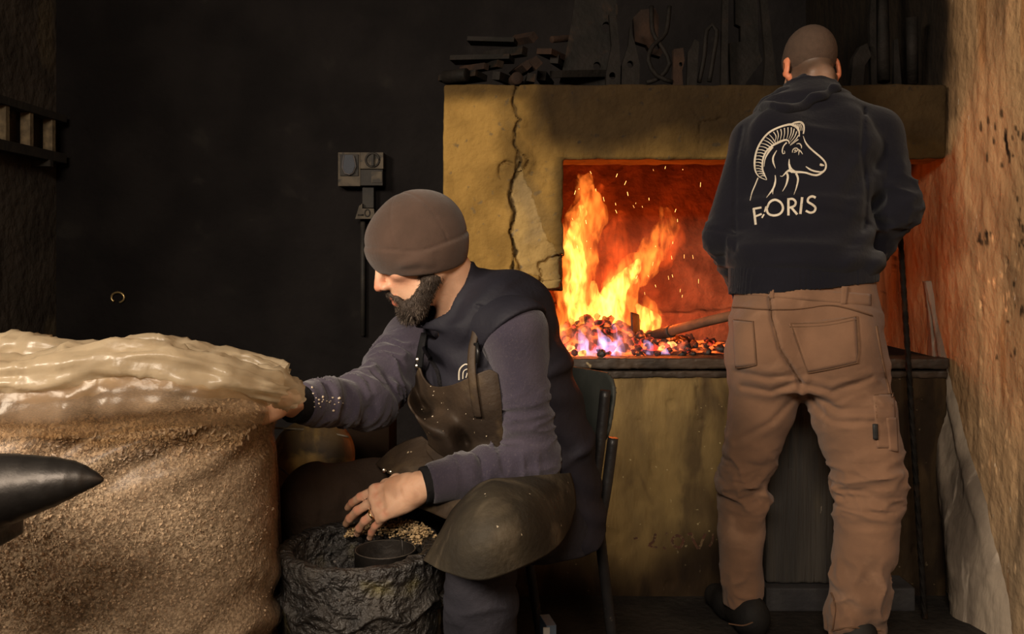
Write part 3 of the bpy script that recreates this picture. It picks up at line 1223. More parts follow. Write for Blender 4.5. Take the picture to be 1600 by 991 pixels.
# ------------------------------------------------------------------ the shovel held in the fire
M_HANDLE = pm('worn_wood', (0.15, 0.085, 0.045), (0.09, 0.05, 0.028), sc=10, rough=0.7, bump=0.3, bsc=40, stretch=(1, 1, 1))
M_BLADE = pm('dark_blade_iron', (0.018, 0.014, 0.013), (0.03, 0.023, 0.019), sc=18, rough=0.65, metal=0.2, bump=0.3, bsc=60)
h0, h1 = A((0.515, 3.325, 0.816)), A((0.785, 2.855, 0.940))
sh = empty('shovel', Vector(h0), 'long wooden-handled shovel pushed into the fire by the standing man', 'shovel')
obj('handle', tube_me([h0, (h0 + h1) / 2 + A((0, 0, 0.004)), h1], lambda t: 0.0185 - 0.004 * t, 14), M_HANDLE, sh)
ax = (h0 - h1) / np.linalg.norm(h0 - h1)
obj('socket', tube_me([h0 - ax * 0.09, h0 + ax * 0.05, h0 + ax * 0.09], lambda t: 0.022 - 0.006 * t, 14), M_BLADE, sh)
a, b, c, e = P(986, 488, 3.30), P(989, 553, 3.27), P(1000, 545, 3.42), P(997, 495, 3.44)
obj('blade', patch([[a, (a + e) / 2 + Vector((0.012, 0, 0)), e], [b, (b + c) / 2 + Vector((0.012, 0, 0)), c]], 8, 8, 0.006), M_BLADE, sh)
obj('brace', tube_me([h0 + ax * 0.08, (h0 + ax * 0.08 + A(b)) / 2 + A((0, 0, -0.004)), (A(b) + A(c)) / 2 + A((0, 0, 0.012))], 0.011, 8), M_BLADE, sh)
# ================================================================== cloth and skin materials
M_SKIN = pm('skin', (0.70, 0.42, 0.275), (0.63, 0.355, 0.225), sc=14, rough=0.5, bump=0.25, bsc=180, bdist=0.003, sss=0.12, attr=True, spec=0.4)
M_HOODIE = pm('navy_hoodie_cotton', (0.0075, 0.0073, 0.0115), (0.0100, 0.0096, 0.0145), sc=5, rough=0.95, bump=0.3, bsc=90, bdist=0.004, spec=0.1, sheen=0.12, weave=900)
M_TROUSER = pm('brown_work_trousers', (0.215, 0.117, 0.069), (0.168, 0.092, 0.055), sc=6, rough=0.92, bump=0.3, bsc=60, bdist=0.005, spec=0.12, sheen=0.15, weave=1100,
               c3=(0.29, 0.165, 0.10), sc3=9, t3=(0.55, 0.75))
M_STITCH = pm('dark_stitching', (0.11, 0.058, 0.03), (0.14, 0.07, 0.035), sc=60, rough=0.9, bump=0)
M_PRINT = pm('cream_print', (0.62, 0.55, 0.44), (0.52, 0.45, 0.35), sc=45, rough=0.85, bump=0, c3=(0.16, 0.14, 0.12), sc3=120, t3=(0.66, 0.72))
M_SHOE = pm('black_shoe_leather', (0.012, 0.011, 0.011), (0.02, 0.018, 0.016), sc=12, rough=0.7, bump=0.2, bsc=60, spec=0.15)
M_HAIR = pm('buzzed_hair', (0.36, 0.22, 0.145), (0.42, 0.255, 0.17), sc=60, rough=0.9, bump=0.8, bsc=500, bdist=0.003, attr=True)


def folds(p, a, b, amp, freq, t0, t1, seed=0, sharp=1.6, tw=0.6, soft=0.12, R=0.2):
    """cloth folds that run round a limb between two points of its length"""
    a, b = A(a), A(b)
    ab = b - a
    L = np.linalg.norm(ab)
    u = ab / L
    r = p - a
    t = (r @ u) / L
    rad = r - (r @ u)[:, None] * u
    rr = np.linalg.norm(rad, axis=1) + 1e-9
    m = sstep(t0 - soft, t0 + soft, t) * sstep(t1 + soft, t1 - soft, t) * sstep(R, R * 0.72, rr)
    dirn = rad / rr[:, None]
    q = dirn * tw + u * (t * L * freq)[:, None] + seed * 1.7
    n = vnoise(q + 0.5 * vnoise(q, 1.3, seed + 5)[:, None], 1.0, seed)
    rdg = 1 - np.abs(n) * 2.2
    return amp * m * np.sign(rdg) * np.abs(rdg) ** sharp


def head_frame(yaw_dir, pitch, roll=0.0):
    """columns forward, left, up for a head that faces yaw_dir (x, y) and bows by pitch degrees"""
    d = A((yaw_dir[0], yaw_dir[1], 0))
    d /= np.linalg.norm(d)
    l = np.cross(A((0, 0, 1)), d)
    p = math.radians(pitch)
    f = d * math.cos(p) - A((0, 0, 1)) * math.sin(p)
    u = np.cross(f, l)
    r = math.radians(roll)
    l2 = l * math.cos(r) + u * math.sin(r)
    u2 = np.cross(f, l2)
    return np.stack([f, l2, u2], 1)


def head(fd, o, R, s=1.0, ez=0.0):
    o = A(o)

    def W(x, y, z):
        return o + R @ A((x, y, z)) * s

    def E(c, r, k=0.012, op='add', RR=None):
        fd.ell(W(*c), [q * s for q in r], R if RR is None else R @ RR, k * s, op)
    E((-0.012, 0, 0.032), (0.099, 0.077, 0.087), 0.01)
    E((0.030, 0, -0.045), (0.060, 0.060, 0.078), 0.03)
    E((0.055, 0, 0.035), (0.042, 0.060, 0.045), 0.03)
    for y in (-1, 1):
        fd.cone(W(-0.005, y * 0.056, -0.055), W(0.072, y * 0.020, -0.108), 0.022 * s, 0.018 * s, 0.025 * s)
        E((0.066, y * 0.044, -0.022), (0.022, 0.020, 0.016), 0.022)
    E((0.086, 0, -0.108), (0.016, 0.022, 0.016), 0.02)
    E((0.066, 0, -0.056), (0.035, 0.036, 0.038), 0.022)
    fd.cone(W(0.088, -0.032, 0.020), W(0.088, 0.032, 0.020), 0.012 * s, 0.012 * s, 0.016 * s)
    for y in (-1, 1):
        E((0.106, y * 0.032, 0.001), (0.014, 0.016, 0.010), 0.012, 'sub')
        E((0.079, y * 0.031, -0.001), (0.0135, 0.0135, 0.0135), 0.002)
        fd.cone(W(0.089, y * 0.020, 0.005), W(0.085, y * 0.043, 0.003), 0.0045 * s, 0.004 * s, 0.004 * s)   # upper lid
    fd.cone(W(0.096, 0, 0.010), W(0.119, 0, -0.034), 0.0095 * s, 0.0115 * s, 0.014 * s)
    for y in (-1, 1):
        E((0.105, y * 0.0145, -0.039), (0.014, 0.009, 0.009), 0.007)
        E((0.110, y * 0.0065, -0.0465), (0.006, 0.0035, 0.005), 0.003, 'sub')
    fd.cone(W(0.094, -0.022, -0.071), W(0.101, 0, -0.067), 0.005 * s, 0.0075 * s, 0.006 * s)
    fd.cone(W(0.094, 0.022, -0.071), W(0.101, 0, -0.067), 0.005 * s, 0.0075 * s, 0.006 * s)
    fd.cone(W(0.091, -0.018, -0.081), W(0.098, 0, -0.082), 0.005 * s, 0.0085 * s, 0.006 * s)
    fd.cone(W(0.091, 0.018, -0.081), W(0.098, 0, -0.082), 0.005 * s, 0.0085 * s, 0.006 * s)
    fd.cone(W(0.108, -0.02, -0.0745), W(0.108, 0.02, -0.0745), 0.0022 * s, 0.0022 * s, 0.003 * s, 'sub')
    for y in (-1, 1):
        ry = np.array(Matrix.Rotation(math.radians(22 * y), 3, 'Z')) @ np.array(Matrix.Rotation(math.radians(-14), 3, 'Y'))
        E((-0.012, y * 0.083, -0.005 + ez), (0.019, 0.0075, 0.032), 0.006, 'add', ry)
        E((-0.004, y * 0.090, -0.002 + ez), (0.010, 0.006, 0.019), 0.004, 'sub', ry)
        E((-0.004, y * 0.079, -0.033 + ez), (0.009, 0.006, 0.010), 0.006)
    return W


def hand(fd, wrist, e1, e3, thumb_side, bends, r=0.0088, spread=0.06, thumb=(0.35, 0.25), scale=1.0, swing=0.0):
    """five fingers of different lengths, a palm and a thumb rooted at the side of the palm.
    e1: wrist to knuckles; e3: out of the back of the hand; thumb_side: +1/-1; bends: three joint angles per finger"""
    e1 = A(e1) / np.linalg.norm(A(e1))
    e3 = A(e3) - e1 * (A(e3) @ e1)
    e3 /= np.linalg.norm(e3)
    e2 = np.cross(e3, e1) * thumb_side
    o = A(wrist)
    s = scale

    def W(a, b, c):
        return o + (e1 * a + e2 * b + e3 * c) * s
    fd.loft([(W(-0.03, 0, 0), e2, 0.027 * s, 0.020 * s), (W(0.012, 0, 0), e2, 0.029 * s, 0.019 * s), (W(0.05, 0.001, 0), e2, 0.037 * s, 0.017 * s),
             (W(0.088, 0, 0), e2, 0.040 * s, 0.0125 * s)], 0.014)
    fd.ell(W(0.035, 0.022, -0.012), (0.033 * s, 0.016 * s, 0.014 * s), np.stack([e1, e2, e3], 1), 0.012)
    fd.ell(W(0.035, -0.022, -0.009), (0.035 * s, 0.013 * s, 0.012 * s), np.stack([e1, e2, e3], 1), 0.012)
    base = [(0.090, 0.030), (0.096, 0.0098), (0.091, -0.011), (0.081, -0.030)]
    lens = [(0.046, 0.027, 0.021), (0.051, 0.031, 0.023), (0.047, 0.029, 0.022), (0.036, 0.022, 0.019)]
    rad = [1.0, 1.03, 0.97, 0.86]
    tips = []
    for k in range(4):
        a0, b0 = base[k]
        an = (1.5 - k) * spread + swing
        p = W(a0 - 0.006, b0, -0.001)
        kn = W(a0, b0, 0.0035)
        fd.ell(kn, (0.0115 * s, 0.0095 * s, 0.0085 * s), np.stack([e1, e2, e3], 1), 0.009)
        fd.cone(W(0.022, b0 * 0.45, 0.0135), W(a0 - 0.012, b0 * 0.97, 0.0098), 0.0034 * s, 0.0042 * s, 0.005)   # tendon
        th = 0.0
        f0 = e1 * math.cos(an) + e2 * math.sin(an)
        pts, rr = [p], [r * 1.06 * rad[k] * s]
        for j in range(3):
            th += math.radians(bends[k][j])
            d = f0 * math.cos(th) - e3 * math.sin(th)
            p = p + d * lens[k][j] * s
            pts.append(p)
            rr.append(r * rad[k] * s * (0.97, 0.91, 0.78)[j])
        for j in range(3):
            fd.cone(pts[j], pts[j + 1], rr[j], rr[j + 1], 0.002)
        for j in (1, 2):
            fd.ell(pts[j] + e3 * 0.0008, (rr[j] * 1.02,) * 3, None, 0.002)
        tips.append(pts)
    t0 = W(0.022, 0.026, -0.008)
    t1 = t0 + (e1 * math.cos(0.6) + e2 * math.sin(0.6) - e3 * thumb[0]) * 0.046 * s
    t2 = t1 + (e1 * 0.92 + e2 * 0.2 - e3 * thumb[1]) * 0.034 * s
    t3 = t2 + (e1 * 0.95 - e2 * 0.05 - e3 * (thumb[1] + 0.15)) * 0.026 * s
    fd.chain([t0, t1, t2, t3], [0.015 * s, 0.0118 * s, 0.0105 * s, 0.0085 * s], 0.010)
    return W, tips


# ================================================================== the standing man
LX = A((1, 0, 0))
LAT = A((0.99, -0.10, 0))
S = dict(waist=P(1256, 455, 2.66), hip=P(1256, 545, 2.65), chest=P(1262, 235, 2.76), mid=P(1254, 335, 2.71), hem=P(1255, 448, 2.67),
         yoke=P(1268, 178, 2.80), neck=P(1268, 140, 2.83))
SL, EL, WLH = P(1182, 222, 2.79), P(1133, 372, 2.74), P(1176, 478, 2.885)
SR, ER, WRH = P(1366, 212, 2.79), P(1404, 322, 2.72), P(1335, 432, 2.865)
HEADO = P(1266, 103, 2.875)
RH = head_frame((-0.02, 1.0), 24, 0)

sb = Field((0.42, 2.36, -0.01), (1.30, 3.12, 1.86), 0.004)
WH = head(sb, HEADO, RH, 0.985, -0.010)
sb.cone(WH(-0.030, 0, -0.065), S['neck'] - Vector((0, 0.0, 0.06)), 0.056, 0.066, 0.02)
for y in (-1, 1):
    sb.cone(WH(-0.070, y * 0.022, -0.075), A(S['neck']) + A((y * -0.03, 0.0, -0.05)), 0.016, 0.026, 0.02)
sb.loft([(S['hip'], LAT, 0.17, 0.11), (S['waist'], LAT, 0.16, 0.10), (S['mid'], LAT, 0.15, 0.10), (S['chest'], LAT, 0.17, 0.10),
         (S['yoke'], LAT, 0.13, 0.07), (S['neck'] - Vector((0, 0, 0.02)), LAT, 0.06, 0.055)], 0.03)
sb.chain([SL, EL, WLH], [0.052, 0.042, 0.029], 0.04)
sb.chain([SR, ER, WRH], [0.055, 0.044, 0.029], 0.04)
sb.cone(S['yoke'], SL, 0.06, 0.055, 0.03)
sb.cone(S['yoke'], SR, 0.06, 0.055, 0.03)
LEGL = [P(1196, 560, 2.665), P(1164, 735, 2.70), P(1162, 960, 2.73)]
LEGR = [P(1318, 570, 2.64), P(1357, 735, 2.585), P(1338, 985, 2.59)]
sb.chain(LEGL, [0.085, 0.055, 0.04], 0.04)
sb.chain(LEGR, [0.09, 0.06, 0.04], 0.04)
GR = A((0.755, 2.905, 0.926))
hand(sb, WLH, A((0.775, 2.93, 0.905)) - A(WLH), (-0.5, -0.5, 0.7), 1, [(62, 70, 45)] * 4, thumb=(0.7, 0.6))
hand(sb, WRH, A((-0.4, 0.55, -0.55)), (0.55, -0.1, 0.8), -1, [(35, 40, 25), (38, 42, 25), (42, 45, 28), (46, 45, 28)])
for leg, toe in ((LEGL, A((-0.03, 0.17, 0))), (LEGR, A((0.03, 0.17, 0)))):
    a = A(leg[2])
    sb.chain([a, A((a[0], a[1] + 0.02, 0.05)), A((a[0] + toe[0], a[1] + toe[1], 0.03))], [0.036, 0.04, 0.03], 0.03)
bm_ = sb.mesh()
p = coords(bm_).astype(float)
q = (p - A(HEADO)) @ RH / 0.985
colr = np.ones((len(p), 3))
ear = (np.abs(q[:, 1]) > 0.072) & (q[:, 2] < 0.03) & (q[:, 2] > -0.07) & (q[:, 0] > -0.05)
colr[ear] = (1.0, 0.58, 0.45)
nk = (q[:, 0] < 0.05) & (np.linalg.norm(q, axis=1) < 0.26) & ~ear
fb_ = sstep(-0.050, -0.175, q[:, 2] + q[:, 0] * 0.35 + np.abs(q[:, 1]) * 0.35 + 0.012 * fbm(p, 40, 2))
hairc = (0.20 + 1.05 * fb_[:, None] ** 1.6) * np.array([0.66, 0.67, 0.69])
colr[nk] = np.minimum(hairc[nk] * 1.12, 0.95)
set_col(bm_, colr)
man = obj('person', bm_, M_SKIN, None, 'standing person seen from behind in a navy ram-print hoodie and brown work trousers', 'person')

# cropped hair: a thin cap over the skull
hf = Field(A(HEADO) - 0.14, A(HEADO) + 0.17, 0.0035)
hf.ell(WH(-0.012, 0, 0.032), [q_ * 0.985 for q_ in (0.1015, 0.0795, 0.0895)], RH, 0.0)
hf.ell(WH(0.045, 0, 0.036), [q_ * 0.985 for q_ in (0.050, 0.064, 0.054)], RH, 0.03)
hf.push(lambda p: 0.0008 * vnoise(p, 260, 3))
nd = RH @ A((0.48, 0, -0.88))
hf.cut(WH(0.0, 0, -0.066), nd)
hm = hf.mesh()
p = coords(hm).astype(float)
q = (p - A(HEADO)) @ RH
fd_ = sstep(-0.050, -0.175, q[:, 2] + q[:, 0] * 0.35 + np.abs(q[:, 1]) * 0.35 + 0.012 * fbm(p, 40, 2))[:, None]
set_col(hm, (0.20 + 1.05 * fd_ ** 1.6) * (np.ones((len(p), 3)) - (1 - fd_) * np.array([0.0, 0.03, 0.06])))
obj('hair', hm, M_HAIR, man, label='closely cropped brown hair')

# ---- hoodie
hd = Field((0.50, 2.42, 0.90), (1.30, 3.02, 1.68), 0.005)
hd.loft([(P(1256, 446, 2.67), LAT, 0.200, 0.128), (P(1255, 405, 2.68), LAT, 0.208, 0.138), (S['mid'], LAT, 0.190, 0.130), (S['chest'], LAT, 0.198, 0.128),
         (S['yoke'], LAT, 0.152, 0.092), (P(1268, 142, 2.83), LAT, 0.085, 0.072)], 0.03)
hd.ell(P(1215, 225, 2.70), (0.085, 0.05, 0.11), None, 0.04)
hd.ell(P(1320, 225, 2.70), (0.09, 0.05, 0.11), None, 0.04)
hd.chain([SL, EL, A(EL) + (A(WLH) - A(EL)) * 0.95], [0.073, 0.060, 0.042], 0.035)
hd.chain([SR, ER, A(ER) + (A(WRH) - A(ER)) * 0.95], [0.080, 0.062, 0.044], 0.035)
hd.cone(S['yoke'], SL, 0.088, 0.068, 0.03)
hd.cone(S['yoke'], SR, 0.090, 0.074, 0.03)


def hood_push(p):
    q = topx(p)
    o = 0.004 * fbm(p, 7, 3, 2)
    o += folds(p, SL, EL, 0.006, 26, 0.75, 1.25, 3, R=0.11)
    o += folds(p, SR, ER, 0.011, 24, 0.45, 1.35, 5, tw=0.9, R=0.12)
    o += folds(p, ER, WRH, 0.009, 26, 0.0, 0.9, 6, tw=0.9, R=0.11)
    o += folds(p, EL, WLH, 0.006, 26, 0.0, 0.9, 8, R=0.1)
    # cloth gathers over the rib at the hem and pulls up towards the right armpit
    body = (q[:, 0] > 1135) & (q[:, 0] < 1385) & (p[:, 1] < 2.75)
    yy = q[:, 1] - 0.10 * (q[:, 0] - 1255)
    o += np.where(body, 0.013 * sstep(372, 402, yy) * sstep(432, 412, yy), 0)
    o += np.where(body, 0.0048 * sstep(300, 390, yy) * np.sin(yy * 0.17 + 3.4 * fbm(p, 5, 2, 3) + 0.016 * q[:, 0]), 0)
    dg = (q[:, 0] - 1330) * 0.8 + (q[:, 1] - 260) * 0.6
    o += np.where(body, 0.006 * sstep(1290, 1350, q[:, 0]) * sstep(180, 260, q[:, 1]) * np.sin(dg * 0.16 + 2.0 * fbm(p, 7, 2, 6)), 0)
    # a soft crease beside the lettering and the arm seams
    o -= np.where(body, 0.0025 * sstep(7, 1, seg_dist(q, [(1196, 352), (1199, 330), (1206, 305)])), 0)
    o -= 0.005 * sstep(4, 1, seg_dist(q, [(1160, 200), (1150, 250), (1148, 330), (1150, 390)])) * (p[:, 1] < 2.8)
    o -= 0.006 * sstep(5, 1, seg_dist(q, [(1350, 170), (1347, 240), (1354, 300), (1350, 360)])) * (p[:, 1] < 2.8)
    return o


hd.push(hood_push, 0.03)
hd.cut(P(1255, 449, 2.67), (0.09, 0.0, -1), lo=(0.60, 2.4, 0.85), hi=(1.06, 2.84, 1.06))
hoodie_me = hd.mesh()
hoodie = obj('hoodie', hoodie_me, M_HOODIE, man)
HB = bvh(hoodie_me, WL['person'])

# ribbed waistband of the hoodie
rb = Field((0.56, 2.46, 0.92), (1.12, 2.88, 1.10), 0.004)
rb.loft([(P(1254, 466, 2.665), LAT, 0.207, 0.136), (P(1255, 418, 2.675), LAT, 0.209, 0.140)], 0.0)
rb.cut(P(1255, 449, 2.665), (0.10, 0.0, -1))
rb.push(lambda p: 0.0015 * np.sin(np.arctan2(p[:, 1] - 2.67, p[:, 0] - 0.83) * 150) + 0.004 * fbm(p, 14, 2, 3), 0.02)
obj('waistband', rb.mesh(), M_HOODIE, hoodie)

# the hood, lying in thick folds round the neck
hh = Field((0.62, 2.60, 1.40), (1.20, 3.02, 1.72), 0.0045)
for pts, rr in (([P(1204, 166, 2.85), P(1222, 178, 2.78), P(1264, 188, 2.745), P(1312, 176, 2.78), P(1340, 170, 2.85)], [0.018, 0.032, 0.036, 0.032, 0.018]),
                ([P(1216, 152, 2.88), P(1228, 152, 2.81), P(1265, 150, 2.77), P(1306, 150, 2.81), P(1322, 152, 2.88)], [0.016, 0.027, 0.030, 0.027, 0.016]),
                ([P(1190, 172, 2.86), P(1215, 200, 2.75), P(1262, 212, 2.70)], [0.022, 0.026, 0.014]),
                ([P(1236, 140, 2.83), P(1262, 126, 2.80), P(1292, 138, 2.83)], [0.016, 0.020, 0.016])):
    s_ = resample([tuple(x) for x in pts], 0.02)
    hh.chain(s_, np.interp(np.linspace(0, 1, len(s_)), np.linspace(0, 1, len(rr)), rr) * 1.08, 0.045)
_hs = []
for px, py in ((1196, 166), (1210, 168), (1224, 172), (1240, 170), (1262, 160), (1286, 148), (1306, 140)):
    h_, n_ = hit(HB, px, py, 2.75)
    _hs.append(h_)
_hs = resample([tuple(v) for v in _hs], 0.012)
hh.chain(_hs, [0.0125 + 0.002 * math.sin(i * 0.9) for i in range(len(_hs))], 0.045)
hh.push(lambda p: 0.005 * fbm(p, 12, 3, 7) + 0.004 * np.sin((p[:, 2] * 90 + p[:, 0] * 35) + 3 * fbm(p, 6, 2, 4)), 0.02)
obj('hood', hh.mesh(), M_HOODIE, hoodie)

# ---- the print on the back: a ram's head and the lettering
def Z(pts):      # coordinates of the emblem sketch
    return [(1150 + x * 180 / 892, 170 + y * 200 / 991) for x, y in pts]


k_ = 180 / 892
ST = []


def st(pts, *wd):
    ST.append((Z(pts), [x * k_ for x in wd] if len(wd) > 1 else wd[0] * k_))


st([(238, 552), (205, 540), (172, 518), (150, 475), (146, 410), (160, 330), (195, 255), (250, 190), (320, 150), (400, 125), (440, 124)], 4, 9, 14, 13, 13, 14, 14, 16)
st([(425, 124), (455, 110), (500, 106), (522, 128), (526, 165), (520, 195)], 10, 14, 14, 12, 10)
st([(430, 124), (465, 140), (486, 170), (490, 215)], 16, 20, 12, 6)
st([(240, 550), (222, 510), (207, 470), (206, 420), (216, 370), (240, 325), (285, 285), (340, 256), (385, 242), (408, 252), (412, 272)], 4, 10, 13, 13, 13, 14, 15, 18, 14, 6)
for a_, b_ in (((152, 440), (204, 452)), ((150, 415), (204, 424)), ((152, 392), (207, 400)), ((157, 366), (212, 374)), ((163, 342), (220, 350)), ((172, 318), (231, 330)),
               ((183, 292), (246, 310)), ((196, 268), (262, 294)), ((214, 243), (278, 280)), ((234, 222), (292, 270)), ((258, 200), (305, 262)), ((155, 462), (207, 474)), ((160, 485), (212, 492)),
               ((172, 505), (220, 508)), ((190, 524), (226, 522))):
    st([a_, ((a_[0] + b_[0]) / 2, (a_[1] + b_[1]) / 2 - 5), b_], 3, 6, 7)
for a_, m_, b_ in (((290, 180), (310, 215), (300, 262)), ((318, 168), (328, 205), (318, 256)), ((346, 158), (352, 195), (340, 250)), ((374, 150), (376, 190), (366, 240)),
                   ((402, 146), (402, 190), (392, 236)), ((428, 146), (425, 190), (408, 236)), ((450, 156), (440, 200), (416, 246)), ((470, 176), (452, 220), (418, 262)),
                   ((484, 205), (460, 240), (420, 278)), ((482, 238), (455, 258), (418, 286))):
    st([a_, m_, b_], 8, 6, 2)
for x_ in (474, 486, 498, 510):
    st([(x_ - 12, 120), (x_, 150), (x_ + 2, 172)], 6, 5, 3)
st([(520, 210), (535, 255), (560, 292), (600, 330), (650, 372), (682, 405), (696, 435), (690, 470), (665, 495), (630, 514), (590, 512), (545, 498), (500, 492), (455, 490), (425, 470), (412, 430), (412, 390)],
   3, 9, 13, 12, 13, 13, 12, 13, 16, 15, 14, 13, 18, 26, 14, 3)
st([(540, 448), (575, 472), (610, 485), (650, 490), (668, 484)], 4, 12, 13, 12, 4)
st([(648, 432), (668, 438), (682, 440)], 14, 22, 6)
st([(440, 490), (410, 480), (385, 498), (360, 524), (342, 522)], 22, 18, 12, 7, 3)
st([(394, 500), (402, 530), (388, 590), (360, 642)], 16, 16, 9, 2)
st([(465, 502), (480, 545), (468, 610), (448, 668)], 16, 14, 9, 2)
st([(304, 516), (306, 560), (288, 620), (236, 690)], 5, 14, 12, 2)
st([(290, 618), (286, 640), (286, 664)], 10, 7, 2)
st([(172, 535), (150, 590), (125, 650), (110, 712)], 8, 8, 7, 3)
st([(284, 296), (250, 340), (226, 390), (218, 450)], 16, 14, 7, 2)
st([(316, 322), (290, 370), (288, 410), (306, 462)], 3, 12, 13, 2)
st([(392, 262), (368, 290), (358, 325), (364, 350), (378, 345), (374, 325)], 12, 8, 8, 9, 6, 3)
st([(436, 340), (440, 318), (460, 305), (478, 312), (470, 330), (448, 340)], 5, 7, 8, 7, 6, 4)
st([(452, 326), (466, 320)], 10, 8)
st([(468, 274), (490, 270), (506, 290), (506, 308)], 4, 8, 9, 4)
st([(480, 316), (500, 330), (516, 354)], 9, 9, 2)
st([(490, 322), (486, 345), (484, 360)], 10, 7, 2)
# lettering (the second letter sinks into a fold of the cloth)
SHARP = []


def sh_(pts, wd):
    SHARP.append((Z(pts), wd * k_))


sh_([(138, 772), (146, 830), (154, 898)], 17)
sh_([(134, 776), (198, 764)], 16)
sh_([(148, 836), (200, 816)], 14)
sh_([(234, 756), (222, 800)], 12)
sh_([(218, 818), (202, 846)], 11)
st([(240, 770), (262, 725), (305, 706), (350, 730), (364, 775), (340, 815), (292, 828), (250, 812), (238, 772)], 17)
sh_([(406, 694), (406, 828)], 18)
st([(406, 702), (440, 700), (462, 722), (452, 752), (408, 768)], 17)
sh_([(428, 764), (474, 820)], 18)
sh_([(512, 686), (498, 816)], 19)
st([(616, 690), (590, 680), (562, 692), (556, 720), (590, 742), (614, 765), (606, 795), (575, 806), (540, 790)], 17)
emb = join([ribbons(ST, HB, 2.62, 0.0006, 0.0008, 1.6), ribbons(SHARP, HB, 2.62, 0.0006, 0.0008, 2.5, smooth=False)])
obj('print', emb, M_PRINT, hoodie, label='cream print of a ram\'s head above the lettering FLORIS')

# ---- trousers
tr = Field((0.52, 2.40, 0.015), (1.25, 2.92, 1.05), 0.005)
tr.loft([(P(1257, 440, 2.665), LAT, 0.196, 0.124), (P(1258, 500, 2.66), LAT, 0.212, 0.135), (P(1260, 560, 2.65), LAT, 0.222, 0.135), (P(1256, 600, 2.65), LAT, 0.20, 0.115)], 0.02)
tr.ell(P(1200, 535, 2.585), (0.098, 0.085, 0.120), None, 0.045)
tr.ell(P(1313, 543, 2.565), (0.105, 0.088, 0.125), None, 0.045)
tr.chain([P(1200, 560, 2.665), P(1190, 640, 2.67), P(1165, 735, 2.70), P(1158, 830, 2.715), P(1158, 945, 2.735)], [0.108, 0.092, 0.071, 0.067, 0.052], 0.04)
tr.chain([P(1312, 570, 2.64), P(1334, 650, 2.61), P(1356, 738, 2.585), P(1353, 850, 2.575), P(1338, 960, 2.59), P(1336, 1002, 2.60)], [0.114, 0.113, 0.094, 0.083, 0.070, 0.075], 0.04)


def tr_push(p):
    q = topx(p)
    o = 0.004 * fbm(p, 8, 3, 4)
    left = q[:, 0] < 1252
    kl, al = P(1165, 735, 2.70), P(1158, 945, 2.735)
    hl, hr = P(1200, 560, 2.665), P(1312, 570, 2.64)
    kr, ar = P(1356, 738, 2.585), P(1336, 1002, 2.60)
    o += np.where(left, folds(p, hl, kl, 0.008, 24, 0.72, 1.25, 2, tw=0.8), 0)
    o += np.where(left, folds(p, kl, al, 0.011, 24, -0.05, 0.30, 4, tw=0.9), 0)
    o += np.where(left, folds(p, kl, al, 0.010, 16, 0.72, 1.0, 7, tw=1.1), 0)
    o += np.where(~left, folds(p, hr, kr, 0.010, 22, 0.75, 1.3, 12, tw=0.9), 0)
    o += np.where(~left, folds(p, kr, ar, 0.010, 24, -0.1, 0.25, 9, tw=0.9), 0)
    o += np.where(~left, folds(p, kr, ar, 0.015, 12, 0.50, 1.0, 14, tw=1.2), 0)
    o += np.where(left, folds(p, hl, al, 0.0045, 52, 0.36, 0.62, 22, tw=1.0), 0)
    o += np.where(~left, folds(p, hr, ar, 0.0050, 48, 0.30, 0.58, 25, tw=1.1), 0)
    o += np.where(~left, folds(p, hr, kr, 0.004, 34, 0.1, 0.6, 27, tw=1.6), 0)
    # drag lines under the seat, fanning from the crotch
    for pl, a_ in (([(1250, 596), (1205, 612), (1160, 604)], 0.010), ([(1250, 600), (1300, 612), (1362, 590)], 0.010), ([(1250, 606), (1310, 640), (1385, 640)], 0.008),
                   ([(1245, 618), (1205, 660), (1150, 690)], 0.007), ([(1262, 618), (1300, 660), (1380, 660)], 0.008), ([(1255, 588), (1200, 590), (1150, 580)], 0.006)):
        d_ = seg_dist(q, pl)
        o += a_ * 0.62 * (sstep(12, 2, np.abs(d_ - 7)) * 0.6 - sstep(8, 0, d_)) * (p[:, 1] < 2.66)
    o -= 0.010 * sstep(5, 0.5, seg_dist(q, [(1202, 462), (1206, 500), (1218, 545), (1240, 580), (1252, 598)])) * (p[:, 1] < 2.62)
    return o


tr.push(tr_push, 0.035)
tr.cut((0.6, 2.7, 0.072), (0, 0.0, -1), lo=(0.5, 2.4, 0), hi=(0.83, 2.95, 0.3))
tr.cut((0.9, 2.6, 0.045), (0, 0.0, -1), lo=(0.83, 2.4, 0), hi=(1.3, 2.95, 0.3))
tr_me = tr.mesh()
trousers = obj('trousers', tr_me, M_TROUSER, man)
TB = bvh(tr_me, WL['person'])
# waistband, belt loops, pockets, seams
obj('waistband', grid_on([(1154, 445), (1360, 460), (1360, 478), (1153, 460)], TB, 2.55, 40, 4, 0.004), M_TROUSER, trousers)
for x0, y0 in ((1206, 447), (1318, 456)):
    obj('belt_loop', grid_on([(x0 - 4, y0 - 8), (x0 + 5, y0 - 8), (x0 + 3, y0 + 20), (x0 - 5, y0 + 20)], TB, 2.55, 3, 10, 0.008), M_TROUSER, trousers)
for qd in ([(1146, 501), (1176, 504), (1181, 570), (1150, 574)], [(1233, 506), (1336, 495), (1340, 566), (1262, 582)]):
    pk = obj('back_pocket', grid_on(qd, TB, 2.5, 16, 14, 0.0035), M_TROUSER, trousers)
cp = obj('cargo_pocket', grid_on([(1364, 618), (1395, 616), (1399, 700), (1370, 700)], TB, 2.5, 10, 16, 0.005), M_TROUSER, trousers)
obj('pocket_flap', grid_on([(1383, 652), (1397, 652), (1400, 706), (1388, 704)], TB, 2.5, 6, 12, 0.008), M_TROUSER, trousers)
M_TAG = pm('black_label_cloth', (0.012, 0.012, 0.012), (0.02, 0.02, 0.02), rough=0.7, bump=0)
